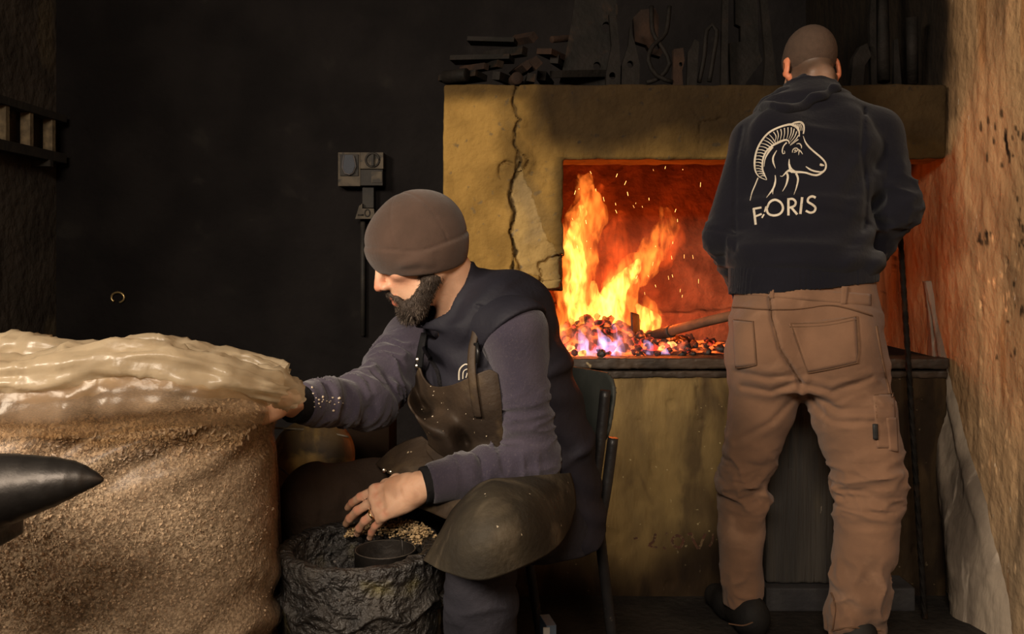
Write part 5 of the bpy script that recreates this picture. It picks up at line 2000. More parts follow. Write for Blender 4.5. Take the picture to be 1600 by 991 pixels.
obj('knee_skirt', patch([[P(722, 782, 1.86), P(742, 762, 1.80), P(768, 750, 1.775), P(800, 748, 1.80), P(845, 744, 1.86), P(890, 740, 1.95)],
                         [P(706, 800, 1.82), P(728, 782, 1.73), P(765, 768, 1.69), P(808, 766, 1.72), P(852, 764, 1.80), P(896, 764, 1.93)],
                         [P(692, 826, 1.79), P(716, 812, 1.67), P(764, 800, 1.625), P(818, 796, 1.655), P(860, 790, 1.76), P(898, 788, 1.92)],
                         [P(676, 854, 1.765), P(706, 852, 1.64), P(762, 846, 1.59), P(826, 832, 1.63), P(866, 818, 1.73), P(894, 806, 1.89)],
                         [P(662, 876, 1.75), P(698, 894, 1.64), P(756, 906, 1.595), P(828, 880, 1.63), P(868, 856, 1.71), P(888, 826, 1.86)]], 50, 44, 0.0045, leath(0.005, 9, 9)), M_KNEE, apron, label='scuffed leather skirt draped over the knee')
# fallen flakes on sleeve and apron
FB = bvh([o_ for o_ in seat_man.children if o_.name.startswith('fleece')][0].data, WL[seat_man.name])
_pp = []
for px, top in zip(range(768, 850, 8), [0] * 11):
    best = None
    for py in range(455, 570):
        h_, n_ = hit(VCB, px, py, 9.0)
        if h_.y < 5:
            best = h_
    if best is not None:
        _pp.append(best + (CAMP - best).normalized() * 0.001)
obj('armhole_piping', tube_me(_pp, 0.005, 10), M_VEST, vest)
fl = []
rf = random.Random(4)
M_FLAKE = pm('pale_flakes', (0.66, 0.56, 0.42), (0.5, 0.4, 0.28), sc=40, rough=0.7, bump=0.2, bsc=80)
FB = bvh([o_ for o_ in seat_man.children if o_.name.startswith('fleece')][0].data, WL[seat_man.name])
for px, py, r_ in [(488, 606, 2.6), (490, 615, 2.0), (504, 621, 2.8), (498, 625, 2.2), (494, 622, 1.6), (491, 628, 1.8), (498, 631, 2.2), (503, 628, 2), (505, 625, 1.6), (520, 622, 2.4), (514, 629, 2.2),
                   (530, 623, 2.8), (523, 632, 2.0), (521, 642, 2.4), (529, 629, 1.5), (535, 630, 1.3), (485, 640, 1.8), (492, 636, 1.4), (500, 636, 1.3), (510, 627, 1.4), (517, 627, 1.4)]:
    h, n = hit(FB, px, py, 1.9)
    m_ = lump(r_ * 1.9 / F * 0.95, rf.randrange(50), 1, 0.5)
    m_.transform(Matrix.Translation(h + n * 0.001))
    fl.append(m_)
obj('flakes', join(fl), M_FLAKE, seat_man, label='pale flakes stuck to the sleeve', kind='stuff')
fl = []
for px, py, r_ in [(673, 604, 1.5), (678, 612, 1.6), (677, 618, 1.3), (676, 651, 1.8), (659, 640, 1.5), (760, 682, 1.6), (684, 660, 1.0), (690, 630, 1.0), (728, 647, 1.2), (700, 640, .8), (664, 655, 1.0), (740, 655, 1)]:
    h, n = hit(BIBB, px, py, 1.93)
    m_ = lump(r_ * 1.9 / F * 0.9, rf.randrange(50), 1, 0.5)
    m_.transform(Matrix.Translation(h + (CAMP - h).normalized() * 0.001))
    fl.append(m_)
obj('flakes', join(fl), M_FLAKE, apron, kind='stuff')
# ================================================================== the chair
M_TUBE = pm('black_tube', (0.014, 0.013, 0.014), (0.022, 0.020, 0.02), sc=12, rough=0.42, metal=0.2, bump=0.15, bsc=60, c3=(0.10, 0.08, 0.06), sc3=30, t3=(0.66, 0.72))
M_PLY = pm('dark_green_backrest', (0.036, 0.040, 0.036), (0.052, 0.055, 0.048), sc=7, rough=0.6, bump=0.2, bsc=40)
SC0 = PEL - LT * 0.065
ch = empty('chair', (SC0[0], SC0[1], 0), 'dark tube-framed chair with a rounded backrest under the seated man', 'chair')
BK = SC0 - FW * 0.20


def cpt(l, f, z):
    """a point of the chair: towards his left, forward, up"""
    v = SC0 + LT * l + FW * f
    return A((v[0], v[1], z))


# seat board
rows = []
for j in range(9):
    f_ = -0.13 + 0.34 * j / 8
    rows.append([Vector(cpt(l_, f_, 0.435 + 0.012 * abs(l_ / 0.2) ** 2 + 0.010 * ((j - 4) / 4) ** 2)) for l_ in (-0.17, -0.085, 0, 0.085, 0.17)])
obj('seat', patch(rows, 20, 20, 0.012), M_PLY, ch)


def backrest():
    f = Field(SC0 - A((0.35, 0.35, 0)) , A((SC0[0] + 0.4, SC0[1] + 0.4, 0.86)), 0.005)
    f.d[:] = 0.2
    X, Y, Zz = np.meshgrid(*f.ax, indexing='ij')
    l_ = (X - SC0[0]) * LT[0] + (Y - SC0[1]) * LT[1]
    g_ = (X - SC0[0]) * FW[0] + (Y - SC0[1]) * FW[1]
    z_ = Zz - 0.735
    hw, hh, rr = 0.172, 0.086, 0.06
    qx, qz = np.abs(l_) - hw + rr, np.abs(z_) - hh + rr
    d2 = np.sqrt(np.maximum(qx, 0) ** 2 + np.maximum(qz, 0) ** 2) + np.minimum(np.maximum(qx, qz), 0) - rr
    surf = np.abs(g_ + 0.195 - 0.9 * l_ ** 2 + 0.22 * z_) - 0.006
    f.d = np.maximum(d2, surf).astype(np.float32)
    f.d = np.where((Zz > 0.62), f.d, 0.2).astype(np.float32)
    return f.mesh()


obj('backrest', backrest(), M_PLY, ch)
for s_ in (1, -1):
    L_ = 0.185 * s_
    if s_ > 0:
        # the upright that turns forward below to carry the seat, drawn as the photo shows it
        pts = [P(946, 610, 2.13), P(938, 690, 2.13), P(927, 770, 2.125), P(915, 820, 2.11), P(890, 833, 2.07), P(866, 836, 2.02), P(800, 842, 1.93)]
        obj('upright', tube_me(pts, 0.0125, 12), M_TUBE, ch)
        pts = [P(958, 684, 2.15), P(948, 760, 2.15), P(938, 822, 2.15), P(940, 860, 2.155), P(955, 985, 2.19)]
        e_ = P(955, 985, 2.19)
        pts.append(Vector((e_.x + 0.025, e_.y + 0.035, 0.0)))
        obj('leg', tube_me(pts, 0.0125, 12), M_TUBE, ch)
    else:
        obj('upright', tube_me([Vector(cpt(L_, -0.205, 0.80)), Vector(cpt(L_, -0.20, 0.62)), Vector(cpt(L_, -0.17, 0.46)), Vector(cpt(L_, -0.12, 0.425)), Vector(cpt(L_, 0.20, 0.42))], 0.0125, 12), M_TUBE, ch)
        obj('leg', tube_me([Vector(cpt(L_, -0.215, 0.68)), Vector(cpt(L_, -0.19, 0.42)), Vector(cpt(L_, -0.26, 0.0))], 0.0125, 12), M_TUBE, ch)
    obj('leg', tube_me([Vector(cpt(L_, 0.17, 0.42)), Vector(cpt(L_, 0.215, 0.0))], 0.0125, 12), M_TUBE, ch)

# ================================================================== the pot with its tube and spilled grains
M_POT = pm('tarry_pot_crust', (0.020, 0.018, 0.017), (0.045, 0.038, 0.032), sc=14, rough=0.4, bump=1.0, bsc=75, bdist=0.02, spec=0.7, rvar=0.2,
           c3=(0.12, 0.10, 0.035), sc3=7, t3=(0.60, 0.74), c4=(0.16, 0.14, 0.12), sc4=60, t4=(0.68, 0.74))
M_GRAIN = pm('golden_grains', (0.62, 0.43, 0.22), (0.40, 0.27, 0.135), sc=90, rough=0.6, bump=0.4, bsc=200, c3=(0.08, 0.055, 0.035), sc3=40, t3=(0.55, 0.65))
PC = A(P(566, 858, 1.855))
PR, PZ = 0.158, 0.515
pot = empty('crucible_pot', (PC[0], PC[1], 0), 'black tar-crusted round pot under the seated man\'s hand', 'pot')


def pot_field():
    f = Field((PC[0] - 0.20, PC[1] - 0.20, -0.01), (PC[0] + 0.20, PC[1] + 0.20, PZ + 0.04), 0.0045)
    c = A((PC[0], PC[1], 0))
    f.cone(c, c + A((0, 0, PZ)), PR - 0.004, PR - 0.002, 0, cap_flat=True)
    f.loft([(c + A((0.0, 0, PZ - 0.06)), LX, PR + 0.001, PR + 0.001), (c + A((0, 0, PZ - 0.004)), LX, PR + 0.006, PR + 0.006)], 0.012)
    f.cone(c + A((-0.008, 0, PZ - 0.26)), c + A((-0.008, 0, PZ + 0.05)), PR - 0.036, PR - 0.024, 0.012, 'sub')

    def push(p):
        th = np.arctan2(p[:, 1] - PC[1], p[:, 0] - PC[0])
        o = 0.004 * fbm(p, 12, 4, 3)
        up = sstep(PZ - 0.13, PZ - 0.04, p[:, 2])
        o += up * (0.006 * fbm(p, 30, 3, 8) + 0.0032 * (1 - 2.4 * np.abs(vnoise(p, 42, 12))))
        o += 0.003 * fbm(p, 60, 2, 9)
        # a drooping roll of tar below the rim
        zr = PZ - 0.085 + 0.012 * np.sin(th * 9) + 0.01 * fbm(p, 14, 2, 5)
        o += 0.012 * sstep(0.014, 0.002, np.abs(p[:, 2] - zr))
        return o
    f.push(push, 0.03)
    return f.mesh()


obj('pot_wall', pot_field(), M_POT, pot)
M_INNER = pm('pot_lining', (0.016, 0.013, 0.011), (0.03, 0.024, 0.018), sc=15, rough=0.9, bump=0.6, bsc=50)
TC = A(P(602, 856, 1.86))


def tube_ring():
    r0_, r1_ = 0.061, 0.058
    z0, z1 = PZ - 0.20, PZ - 0.004
    return lathe_me([(r1_, z0), (r0_, z0), (r0_, z1), (r0_ + 0.0015, z1 + 0.0015), (r1_, z1 + 0.0015), (r1_, z0 + 0.01)], (TC[0], TC[1], 0), 48)


M_TUBEIRON = pm('tube_iron', (0.045, 0.038, 0.033), (0.025, 0.022, 0.02), sc=12, rough=0.5, metal=0.6, bump=0.2, bsc=60)
me_ = tube_ring()
inner = obj('inner_tube', me_, M_TUBEIRON, None, 'open-ended iron tube standing inside the crusted pot', 'tube')
M_TRIM = pm('worn_bright_edge', (0.30, 0.26, 0.21), (0.16, 0.14, 0.115), sc=30, rough=0.4, metal=0.5, bump=0)
obj('rim', tube_me([A((TC[0] + 0.0596 * math.cos(a_ * math.pi / 20), TC[1] + 0.0596 * math.sin(a_ * math.pi / 20), PZ - 0.0035)) for a_ in range(41)], 0.0014, 6, smooth_path=False), M_TRIM, inner, label='bright worn rim of the tube')
obj('wire', tube_me([A((TC[0] + 0.02, TC[1] + 0.06, PZ + 0.002)), A((TC[0] + 0.028, TC[1] + 0.050, PZ - 0.002)), A((TC[0] + 0.03, TC[1] + 0.05, PZ - 0.07))], 0.0025, 6), M_TUBEIRON, inner)
obj('lining', lathe_me([(0.001, PZ - 0.26), (0.118, PZ - 0.25), (0.123, PZ - 0.20), (0.10, PZ - 0.21), (0.001, PZ - 0.215)], (PC[0] - 0.008, PC[1], 0), 40), M_INNER, pot)


def grains_heap():
    ms = []
    rg = random.Random(8)
    tmpl = [lump(1.0, k, 1, 0.6) for k in range(6)]
    V, Fc = [], []
    n = 0
    tries = 0
    while n < 950 and tries < 20000:
        tries += 1
        x = rg.uniform(-0.05, 0.155)
        y = rg.uniform(0.03, 0.16)
        r_ = math.hypot(x, y)
        if not (0.10 < r_ < 0.158):
            continue
        if math.hypot(PC[0] + x - TC[0], PC[1] + y - TC[1]) < 0.066:
            continue
        th = math.atan2(y, x)
        hgt = 0.030 * max(0, math.cos((th - 0.85) * 1.1)) * (1 - ((r_ - 0.13) / 0.04) ** 2) + 0.004
        z = PZ - 0.006 + rg.uniform(0.0, 1.0) * max(hgt, 0.004)
        s_ = rg.uniform(0.0022, 0.0048)
        t_ = tmpl[rg.randrange(6)]
        k0 = len(V)
        R_ = Matrix.Rotation(rg.uniform(0, 6), 3, 'Z') @ Matrix.Rotation(rg.uniform(0, 3), 3, 'X')
        for v in t_.vertices:
            V.append(R_ @ Vector((v.co.x * s_, v.co.y * s_ * 0.8, v.co.z * s_ * 0.6)) + Vector((PC[0] + x, PC[1] + y, z)))
        for p_ in t_.polygons:
            Fc.append(tuple(k0 + i for i in p_.vertices))
        n += 1
    return mesh_np(V, Fc, False)


obj('grains', grains_heap(), M_GRAIN, None, 'golden brown grains heaped on the far rim of the pot', 'grains', kind='stuff')

# ================================================================== the big sack
M_CHIPS = pm('pale_chips', (0.40, 0.32, 0.245), (0.17, 0.13, 0.094), sc=190, rough=0.8, bump=0.9, bsc=210, bdist=0.006, spec=0.2, attr=True)
M_CHIP2 = pm('loose_chips', (0.50, 0.39, 0.29), (0.33, 0.25, 0.185), sc=220, rough=0.75, bump=0.3, bsc=90, spec=0.3, c3=(0.17, 0.11, 0.072), sc3=170, t3=(0.53, 0.60))


def film(name, tint, trans, rough=0.22, gloss=0.035):
    m = bpy.data.materials.new(name)
    m.use_nodes = True
    N, L = m.node_tree.nodes, m.node_tree.links
    N.remove(N['Principled BSDF'])
    out = N['Material Output']
    tr_ = N.new('ShaderNodeBsdfTransparent')
    tr_.inputs[0].default_value = (0.97, 0.93, 0.86, 1)
    df = N.new('ShaderNodeBsdfDiffuse')
    df.inputs[0].default_value = (*tint, 1)
    tl = N.new('ShaderNodeBsdfTranslucent')
    tl.inputs[0].default_value = (*tint, 1)
    gl = N.new('ShaderNodeBsdfGlossy')
    gl.inputs['Roughness'].default_value = rough
    tc = N.new('ShaderNodeTexCoord')
    nz = N.new('ShaderNodeTexNoise')
    nz.inputs['Scale'].default_value = 9
    nz.inputs['Detail'].default_value = 6
    L.new(tc.outputs['Object'], nz.inputs['Vector'])
    bp = N.new('ShaderNodeBump')
    bp.inputs['Strength'].default_value = 0.35
    bp.inputs['Distance'].default_value = 0.02
    L.new(nz.outputs[0], bp.inputs['Height'])
    for s_ in (df, gl):
        L.new(bp.outputs[0], s_.inputs['Normal'])
    a1 = N.new('ShaderNodeMixShader')
    a1.inputs[0].default_value = 0.5
    L.new(df.outputs[0], a1.inputs[1])
    L.new(tl.outputs[0], a1.inputs[2])
    a2 = N.new('ShaderNodeMixShader')
    mr = N.new('ShaderNodeMapRange')
    mr.inputs[1].default_value, mr.inputs[2].default_value = 0.35, 0.65
    mr.inputs[3].default_value, mr.inputs[4].default_value = max(trans - 0.12, 0), min(trans + 0.12, 1)
    L.new(nz.outputs[0], mr.inputs[0])
    L.new(mr.outputs[0], a2.inputs[0])
    L.new(a1.outputs[0], a2.inputs[1])
    L.new(tr_.outputs[0], a2.inputs[2])
    fr = N.new('ShaderNodeLayerWeight')
    fr.inputs[0].default_value = 0.5
    pw = N.new('ShaderNodeMath')
    pw.operation = 'POWER'
    pw.inputs[1].default_value = 4.0
    L.new(fr.outputs['Facing'], pw.inputs[0])
    sc_ = N.new('ShaderNodeMapRange')
    sc_.inputs[3].default_value, sc_.inputs[4].default_value = gloss, gloss + 0.22
    L.new(pw.outputs[0], sc_.inputs[0])
    a3 = N.new('ShaderNodeMixShader')
    L.new(sc_.outputs[0], a3.inputs[0])
    L.new(a2.outputs[0], a3.inputs[1])
    L.new(gl.outputs[0], a3.inputs[2])
    L.new(a3.outputs[0], out.inputs['Surface'])
    return m


M_FILM = film('clear_film', (0.62, 0.46, 0.32), 0.90, 0.3, 0.012)
M_GATHER = film('dusty_film', (0.64, 0.52, 0.355), 0.32, 0.3, 0.03)
BC = A((-0.922, 1.80, 0))
sack = empty('sack', (BC[0], BC[1], 0), 'big clear plastic sack full of pale brown chips beside the seated man', 'sack')


def sack_xy(th, z, grow=0.0):
    n_ = 4.2
    a_, b_ = 0.445, 0.36
    c_, s_ = math.cos(th), math.sin(th)
    r = 1.0 / ((abs(c_) / a_) ** n_ + (abs(s_) / b_) ** n_) ** (1 / n_)
    t = min(1, max(0, z / 0.90))
    k = 1.0 + 0.025 * math.sin(t * math.pi) - 0.02 * t + (0.012 if t < 0.3 else 0) * (1 - t / 0.3)
    if z > 0.70:
        k -= 0.10 * ((z - 0.70) / 0.20) ** 2.2
    r = r * k + grow
    x, y = r * c_, r * s_
    ro = 0.24
    return BC[0] + x * math.cos(ro) - y * math.sin(ro), BC[1] + x * math.sin(ro) + y * math.cos(ro)


def sack_mesh(grow, zmax, film_=False, nth=420, nz=230):
    th = np.linspace(0, 2 * math.pi, nth, endpoint=False) - math.pi
    zz = np.linspace(0.004, zmax, nz)
    V = np.array([[(*sack_xy(t, z, grow), z) for t in th] for z in zz])
    G = V.reshape(-1, 3)
    q = topx(G)
    out_ = G - np.array([BC[0], BC[1], 0])
    out_[:, 2] = 0
    out_ /= np.linalg.norm(out_, axis=1)[:, None]
    o = 0.016 * fbm(G, 3.2, 3, 4) + 0.006 * fbm(G, 9, 3, 5)
    # diagonal drag folds low on the right, slumped chips
    fx = (G[:, 2] - 0.55 * (G[:, 0] + 0.45))
    low = sstep(0.62, 0.40, G[:, 2]) * sstep(-1.05, -0.62, G[:, 0])
    o += low * 0.011 * np.sin(fx * 62 + 4 * fbm(G, 4, 2, 9)) * sstep(-0.1, 0.5, fbm(G, 4, 2, 11) + 0.25)
    hi = sstep(0.66, 0.80, G[:, 2]) * sstep(-0.95, -0.6, G[:, 0])
    fx2 = G[:, 2] * 0.8 - 0.45 * G[:, 0]
    o += hi * 0.010 * np.sin(fx2 * 85 + 3 * fbm(G, 5, 2, 14))
    if not film_:
        o += 0.0035 * fbm(G, 55, 3, 7) * sstep(0.30, 0.62, G[:, 2]) + 0.0012 * fbm(G, 90, 2, 8)
    G = G + out_ * o[:, None]
    if not film_:
        topmask = sstep(zmax - 0.10, zmax, G[:, 2])
        G[:, 2] += topmask * 0.012 * fbm(G, 12, 3, 3)
    n = len(zz)
    i = (np.arange(n - 1)[:, None] * nth + np.arange(nth)[None]).ravel()
    j = (np.arange(n - 1)[:, None] * nth + (np.arange(nth)[None] + 1) % nth).ravel()
    Fq = np.stack([i, j, j + nth, i + nth], 1)
    # close the top with a mound
    rings = 16
    last = G[(n - 1) * nth:]
    ctr = last.mean(0)
    Vs, Fs = [G], [Fq]
    off = len(G)
    prev = (n - 1) * nth
    for r in range(1, rings + 1):
        t = 1 - r / rings * 0.995
        ring_ = ctr + (last - ctr) * t
        ring_[:, 2] = last[:, 2] + 0.045 * (1 - t ** 2) + 0.012 * fbm(ring_, 9, 3, 2)
        Vs.append(ring_)
        a_ = prev + np.arange(nth)
        b_ = prev + (np.arange(nth) + 1) % nth
        c_ = off + (r - 1) * nth + (np.arange(nth) + 1) % nth
        d_ = off + (r - 1) * nth + np.arange(nth)
        Fs.append(np.stack([a_, b_, c_, d_], 1))
        prev = off + (r - 1) * nth
    return mesh_np(np.concatenate(Vs), np.concatenate(Fs))


fill = sack_mesh(0.0, 0.815)
p = coords(fill).astype(float)
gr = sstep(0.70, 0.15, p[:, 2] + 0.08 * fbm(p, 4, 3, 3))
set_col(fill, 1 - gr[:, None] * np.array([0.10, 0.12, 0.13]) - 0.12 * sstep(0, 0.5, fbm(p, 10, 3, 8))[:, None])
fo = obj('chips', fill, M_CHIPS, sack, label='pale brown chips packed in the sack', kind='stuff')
FB2 = bvh(fill, WL[sack.name])
# coarse loose chips pressed against the film, thickest in the upper half
V, Fc = [], []
rg = random.Random(21)
tm = [lump(1.0, k, 1, 0.55) for k in range(6)]
for _ in range(17000):
    px = rg.uniform(-60, 425)
    py = 585 + (abs(rg.gauss(0, 95)) if rg.random() < 0.5 else rg.uniform(40, 400))
    if rg.random() < sstep(180, 420, np.array([px]))[0] * 0.7:
        continue
    h, n = hit(FB2, px, py, 9.0) if py < 990 else (None, None)
    if h is None or h.z > 0.83 or h.y > 2.2:
        continue
    s_ = (0.0013 + 0.0042 * rg.random() ** 3.2) * (1.35 if py < 715 else 0.70)
    R_ = Matrix.Rotation(rg.uniform(0, 6), 3, 'Z') @ Matrix.Rotation(rg.uniform(0, 3), 3, 'X') @ Matrix.Rotation(rg.uniform(0, 3), 3, 'Y')
    k0 = len(V)
    t_ = tm[rg.randrange(6)]
    for v in t_.vertices:
        V.append(R_ @ Vector((v.co.x * s_, v.co.y * s_, v.co.z * s_ * 0.45)) + h + n * 0.0008)
    for p_ in t_.polygons:
        Fc.append(tuple(k0 + i for i in p_.vertices))
obj('loose_chips', mesh_np(V, Fc, False), M_CHIP2, sack, kind='stuff')
obj('film', sack_mesh(0.006, 0.83, True, 260, 120), M_FILM, sack, label='clear plastic film')


# the gathered mouth of the sack, folded over along the front
def gather(line, rad, seed, m, amp=0.012, nm='film_fold', squash=0.75, flare=0.0):
    s_ = resample([tuple(x) for x in line], 0.008)
    n = len(s_)
    seg = 44
    V = []
    up = A((0, 0, 1))
    for i in range(n):
        t = s_[min(i + 1, n - 1)] - s_[max(i - 1, 0)]
        t /= np.linalg.norm(t)
        sd = np.cross(t, up)
        sd /= np.linalg.norm(sd)
        u_ = np.cross(sd, t)
        f_ = i / (n - 1)
        r_ = np.interp(f_, np.linspace(0, 1, len(rad)), rad)
        for k in range(seg):
            a_ = 2 * math.pi * k / seg
            V.append(s_[i] + sd * math.cos(a_) * r_ + u_ * math.sin(a_) * r_ * squash)
    V = np.array(V)
    ang = np.tile(np.arange(seg) * 2 * math.pi / seg, n)
    fr = np.repeat(np.arange(n) / (n - 1), seg)
    cen = np.repeat(np.array(s_), seg, 0)
    dv = V - cen
    dl = np.linalg.norm(dv, axis=1)[:, None] + 1e-9
    w_ = np.stack([np.cos(ang) * 1.5, np.sin(ang) * 1.5, fr * 6], 1)
    o = amp * (1 - 2.0 * np.abs(vnoise(w_ + 0.6 * fbm(w_, 1.2, 2, seed)[:, None], 1.1, seed))) + 0.5 * amp * fbm(V, 16, 3, seed + 3)
    o += 0.25 * amp * (1 - 2 * np.abs(vnoise(V + 0, 34, seed + 6)))
    o += 0.35 * amp * (1 - 2 * np.abs(vnoise(np.stack([fr * 34, np.cos(ang) * 1.2 + V[:, 2] * 12, np.sin(ang) * 1.2], 1), 1.0, seed + 9)))
    V = V + dv / dl * o[:, None]
    Fc = []
    for i in range(n - 1):
        for k in range(seg):
            k2 = (k + 1) % seg
            Fc.append((i * seg + k, i * seg + k2, (i + 1) * seg + k2, (i + 1) * seg + k))
    return mesh_np(V, np.array(Fc))


gl_ = [P(-190, 590, 1.50), P(-60, 592, 1.46), P(60, 588, 1.45), P(130, 574, 1.45), P(200, 566, 1.45), P(270, 572, 1.455), P(340, 586, 1.475), P(400, 600, 1.50), P(432, 610, 1.53)]
obj('film_fold', gather(gl_, [0.05, 0.05, 0.042, 0.034, 0.040, 0.040, 0.036, 0.030, 0.022], 3, M_GATHER, 0.011), M_GATHER, sack, label='dusty tan film rolled over along the front edge')
gl_ = [P(-180, 560, 1.62), P(-20, 552, 1.60), P(40, 548, 1.58), P(80, 552, 1.56), P(160, 556, 1.60), P(240, 548, 1.62), P(330, 560, 1.64), P(400, 575, 1.66), P(446, 588, 1.66)]
obj('film_fold', gather(gl_, [0.045, 0.04, 0.034, 0.030, 0.022, 0.022, 0.026, 0.026, 0.018], 7, M_GATHER, 0.010), M_GATHER, sack, label='dusty tan film bunched behind the front roll')
gl_ = [P(395, 590, 1.58), P(425, 600, 1.59), P(446, 612, 1.62), P(456, 628, 1.66)]
obj('film_fold', gather(gl_, [0.020, 0.030, 0.028, 0.012], 12, M_GATHER, 0.008), M_GATHER, sack, label='bunched corner of film held by the hand')
# stretched film between the roll and the packed chips, with loose wrinkles
obj('film_skirt', patch([[P(-40, 606, 1.43), P(60, 604, 1.42), P(130, 596, 1.415), P(200, 588, 1.415), P(270, 596, 1.425), P(345, 606, 1.45), P(415, 622, 1.51)],
                         [P(-40, 632, 1.42), P(60, 628, 1.41), P(130, 622, 1.405), P(200, 616, 1.405), P(270, 616, 1.42), P(345, 622, 1.445), P(418, 634, 1.52)],
                         [P(-40, 668, 1.415), P(60, 664, 1.41), P(130, 662, 1.408), P(200, 652, 1.41), P(270, 646, 1.425), P(345, 645, 1.45), P(420, 648, 1.53)],
                         [P(-40, 690, 1.49), P(60, 686, 1.49), P(130, 684, 1.49), P(200, 676, 1.49), P(270, 668, 1.505), P(345, 664, 1.53), P(420, 662, 1.60)]], 110, 40, 0.0012,
                        lambda G: G + (0.007 * (1 - 2 * np.abs(vnoise(G.reshape(-1, 3) * [30, 10, 7], 1.0, 4))) + 0.004 * fbm(G.reshape(-1, 3), 22, 3, 5)).reshape(G.shape[:2])[..., None] * np.array([0, -1, 0.2])), film('loose_film', (0.66, 0.50, 0.36), 0.88, 0.25, 0.012), sack, label='wrinkled shiny film under the roll')

# ================================================================== the anvil on its stump
M_ANVIL = pm('dark_polished_iron', (0.040, 0.036, 0.034), (0.065, 0.058, 0.053), sc=9, rough=0.38, metal=0.85, bump=0.12, bsc=50, rvar=0.1, c3=(0.12, 0.10, 0.085), sc3=14, t3=(0.62, 0.72))
tip = A(P(166, 750, 1.14))
AZ = 0.861
f = Field((-1.08, 1.03, 0.55), (-0.47, 1.25, 0.90), 0.0038)
hx = tip[0]
def hpx(x_, t_, b_):
    return (P(x_, t_, 1.14).x, (P(x_, t_, 1.14).z + P(x_, b_, 1.14).z) / 2, (b_ - t_) / 2 * 1.14 / F)


hor = [hpx(165, 749, 752), hpx(158, 744, 756), hpx(148, 737, 761), hpx(132, 728, 769), hpx(112, 719.5, 778), hpx(85, 714, 790), hpx(50, 711, 804), hpx(20, 709.5, 816), hpx(-6, 709, 826)]
f.loft([(A((x_, 1.14, z_)), A((0, 1, 0)), r_, r_) for x_, z_, r_ in hor], 0.004, lin=True)
f.box((-0.69, 1.085, 0.742), (hx - 0.128, 1.195, AZ - 0.014), 0.004, 0.002)
f.box((-1.02, 1.075, 0.752), (-0.672, 1.205, AZ), 0.006, 0.004)
f.loft([(A((-0.84, 1.14, 0.77)), A((1, 0, 0)), 0.15, 0.06), (A((-0.84, 1.14, 0.68)), A((1, 0, 0)), 0.085, 0.045), (A((-0.84, 1.14, 0.62)), A((1, 0, 0)), 0.11, 0.06), (A((-0.84, 1.14, 0.575)), A((1, 0, 0)), 0.17, 0.085)], 0.02)
anv = obj('anvil', f.mesh(), M_ANVIL, None, 'dark iron anvil whose pointed horn reaches in front of the sack', 'anvil')
M_STUMP = pm('stump_wood', (0.035, 0.024, 0.016), (0.022, 0.015, 0.011), sc=8, rough=0.9, bump=0.5, bsc=40, stretch=(4, 4, 0.5))
obj('anvil_stump', lathe_me([(0.001, 0), (0.155, 0), (0.15, 0.02), (0.148, 0.56), (0.142, 0.572), (0.001, 0.5735)], (-0.84, 1.14, 0), 40,
    disp=lambda V: V * (1 + 0.03 * fbm(V * [1, 1, 0.2], 9, 3, 2))[:, None] * np.array([1, 1, 0]) + V * np.array([0, 0, 1])), M_STUMP, None, 'round wooden stump under the anvil', 'stump')

# ================================================================== things between the sack and the forge
M_BRASS = pm('tarnished_pan_metal', (0.10, 0.062, 0.025), (0.05, 0.032, 0.016), sc=9, rough=0.6, metal=0.15, bump=0.35, bsc=30, bdist=0.01, c3=(0.40, 0.25, 0.065), sc3=9, t3=(0.46, 0.66))
M_RIM = pm('pale_rim', (0.20, 0.165, 0.115), (0.10, 0.08, 0.05), sc=30, rough=0.6, metal=0.3, bump=0.3, bsc=60)
dc = A(P(480, 708, 2.34))
pan = empty('basin', Vector(dc), 'round tarnished metal basin tipped up behind the sack', 'basin')
dn = (Vector((-0.08, -0.86, 0.52))).normalized()
RD = dn.to_track_quat('Z', 'Y').to_matrix()
pr = [(0.004, 0.022), (0.045, 0.019), (0.080, 0.008), (0.098, -0.010), (0.106, -0.03), (0.112, -0.045), (0.108, -0.047), (0.10, -0.032), (0.09, -0.013), (0.004, 0.016)]
obj('bowl', lathe_me(pr, dc, 56, RD, lambda V: V + 0.003 * fbm(V, 22, 3, 4)[:, None] * np.array([0, 0, 1])), M_BRASS, pan)
obj('rim', tube_me([P(412, 668, 2.36), P(450, 670, 2.36), P(500, 674, 2.36), P(545, 683, 2.36)], 0.0028, 8), M_RIM, pan, label='thin pale rim')
obj('rim', tube_me([P(432, 728, 2.25), P(446, 738, 2.24), P(458, 746, 2.23)], 0.0025, 8), M_RIM, pan, label='thin pale rim')
M_DRUM = pm('dark_drum', (0.016, 0.013, 0.011), (0.03, 0.024, 0.02), sc=12, rough=0.6, bump=0.6, bsc=60, c3=(0.14, 0.12, 0.09), sc3=60, t3=(0.66, 0.72))
obj('drum', lathe_me([(0.001, 0), (0.125, 0), (0.127, 0.02), (0.122, 0.16), (0.127, 0.18), (0.122, 0.20), (0.122, 0.38), (0.127, 0.40), (0.127, 0.50), (0.122, 0.505), (0.001, 0.50)], (dc[0] - 0.02, dc[1] + 0.07, 0), 40), M_DRUM, None,
    'dark drum that the tarnished basin rests on', 'drum')
M_CARD = pm('brown_board', (0.013, 0.0075, 0.0045), (0.009, 0.0055, 0.0035), sc=7, rough=0.95, spec=0.05, bump=0.2, bsc=50)
b0, b1 = P(544, 655, 2.55), P(608, 655, 2.55)
bx = empty('crate', ((b0.x + b1.x) / 2, 2.62, 0), 'plain brown crate in the shadow behind the reaching arm', 'crate')
obj('side', box_me((b0.x, 2.55, 0.0), (b1.x, 2.57, 0.66), 0.003), M_CARD, bx)
obj('side', box_me((b0.x, 2.70, 0.0), (b1.x, 2.72, 0.66), 0.003), M_CARD, bx)
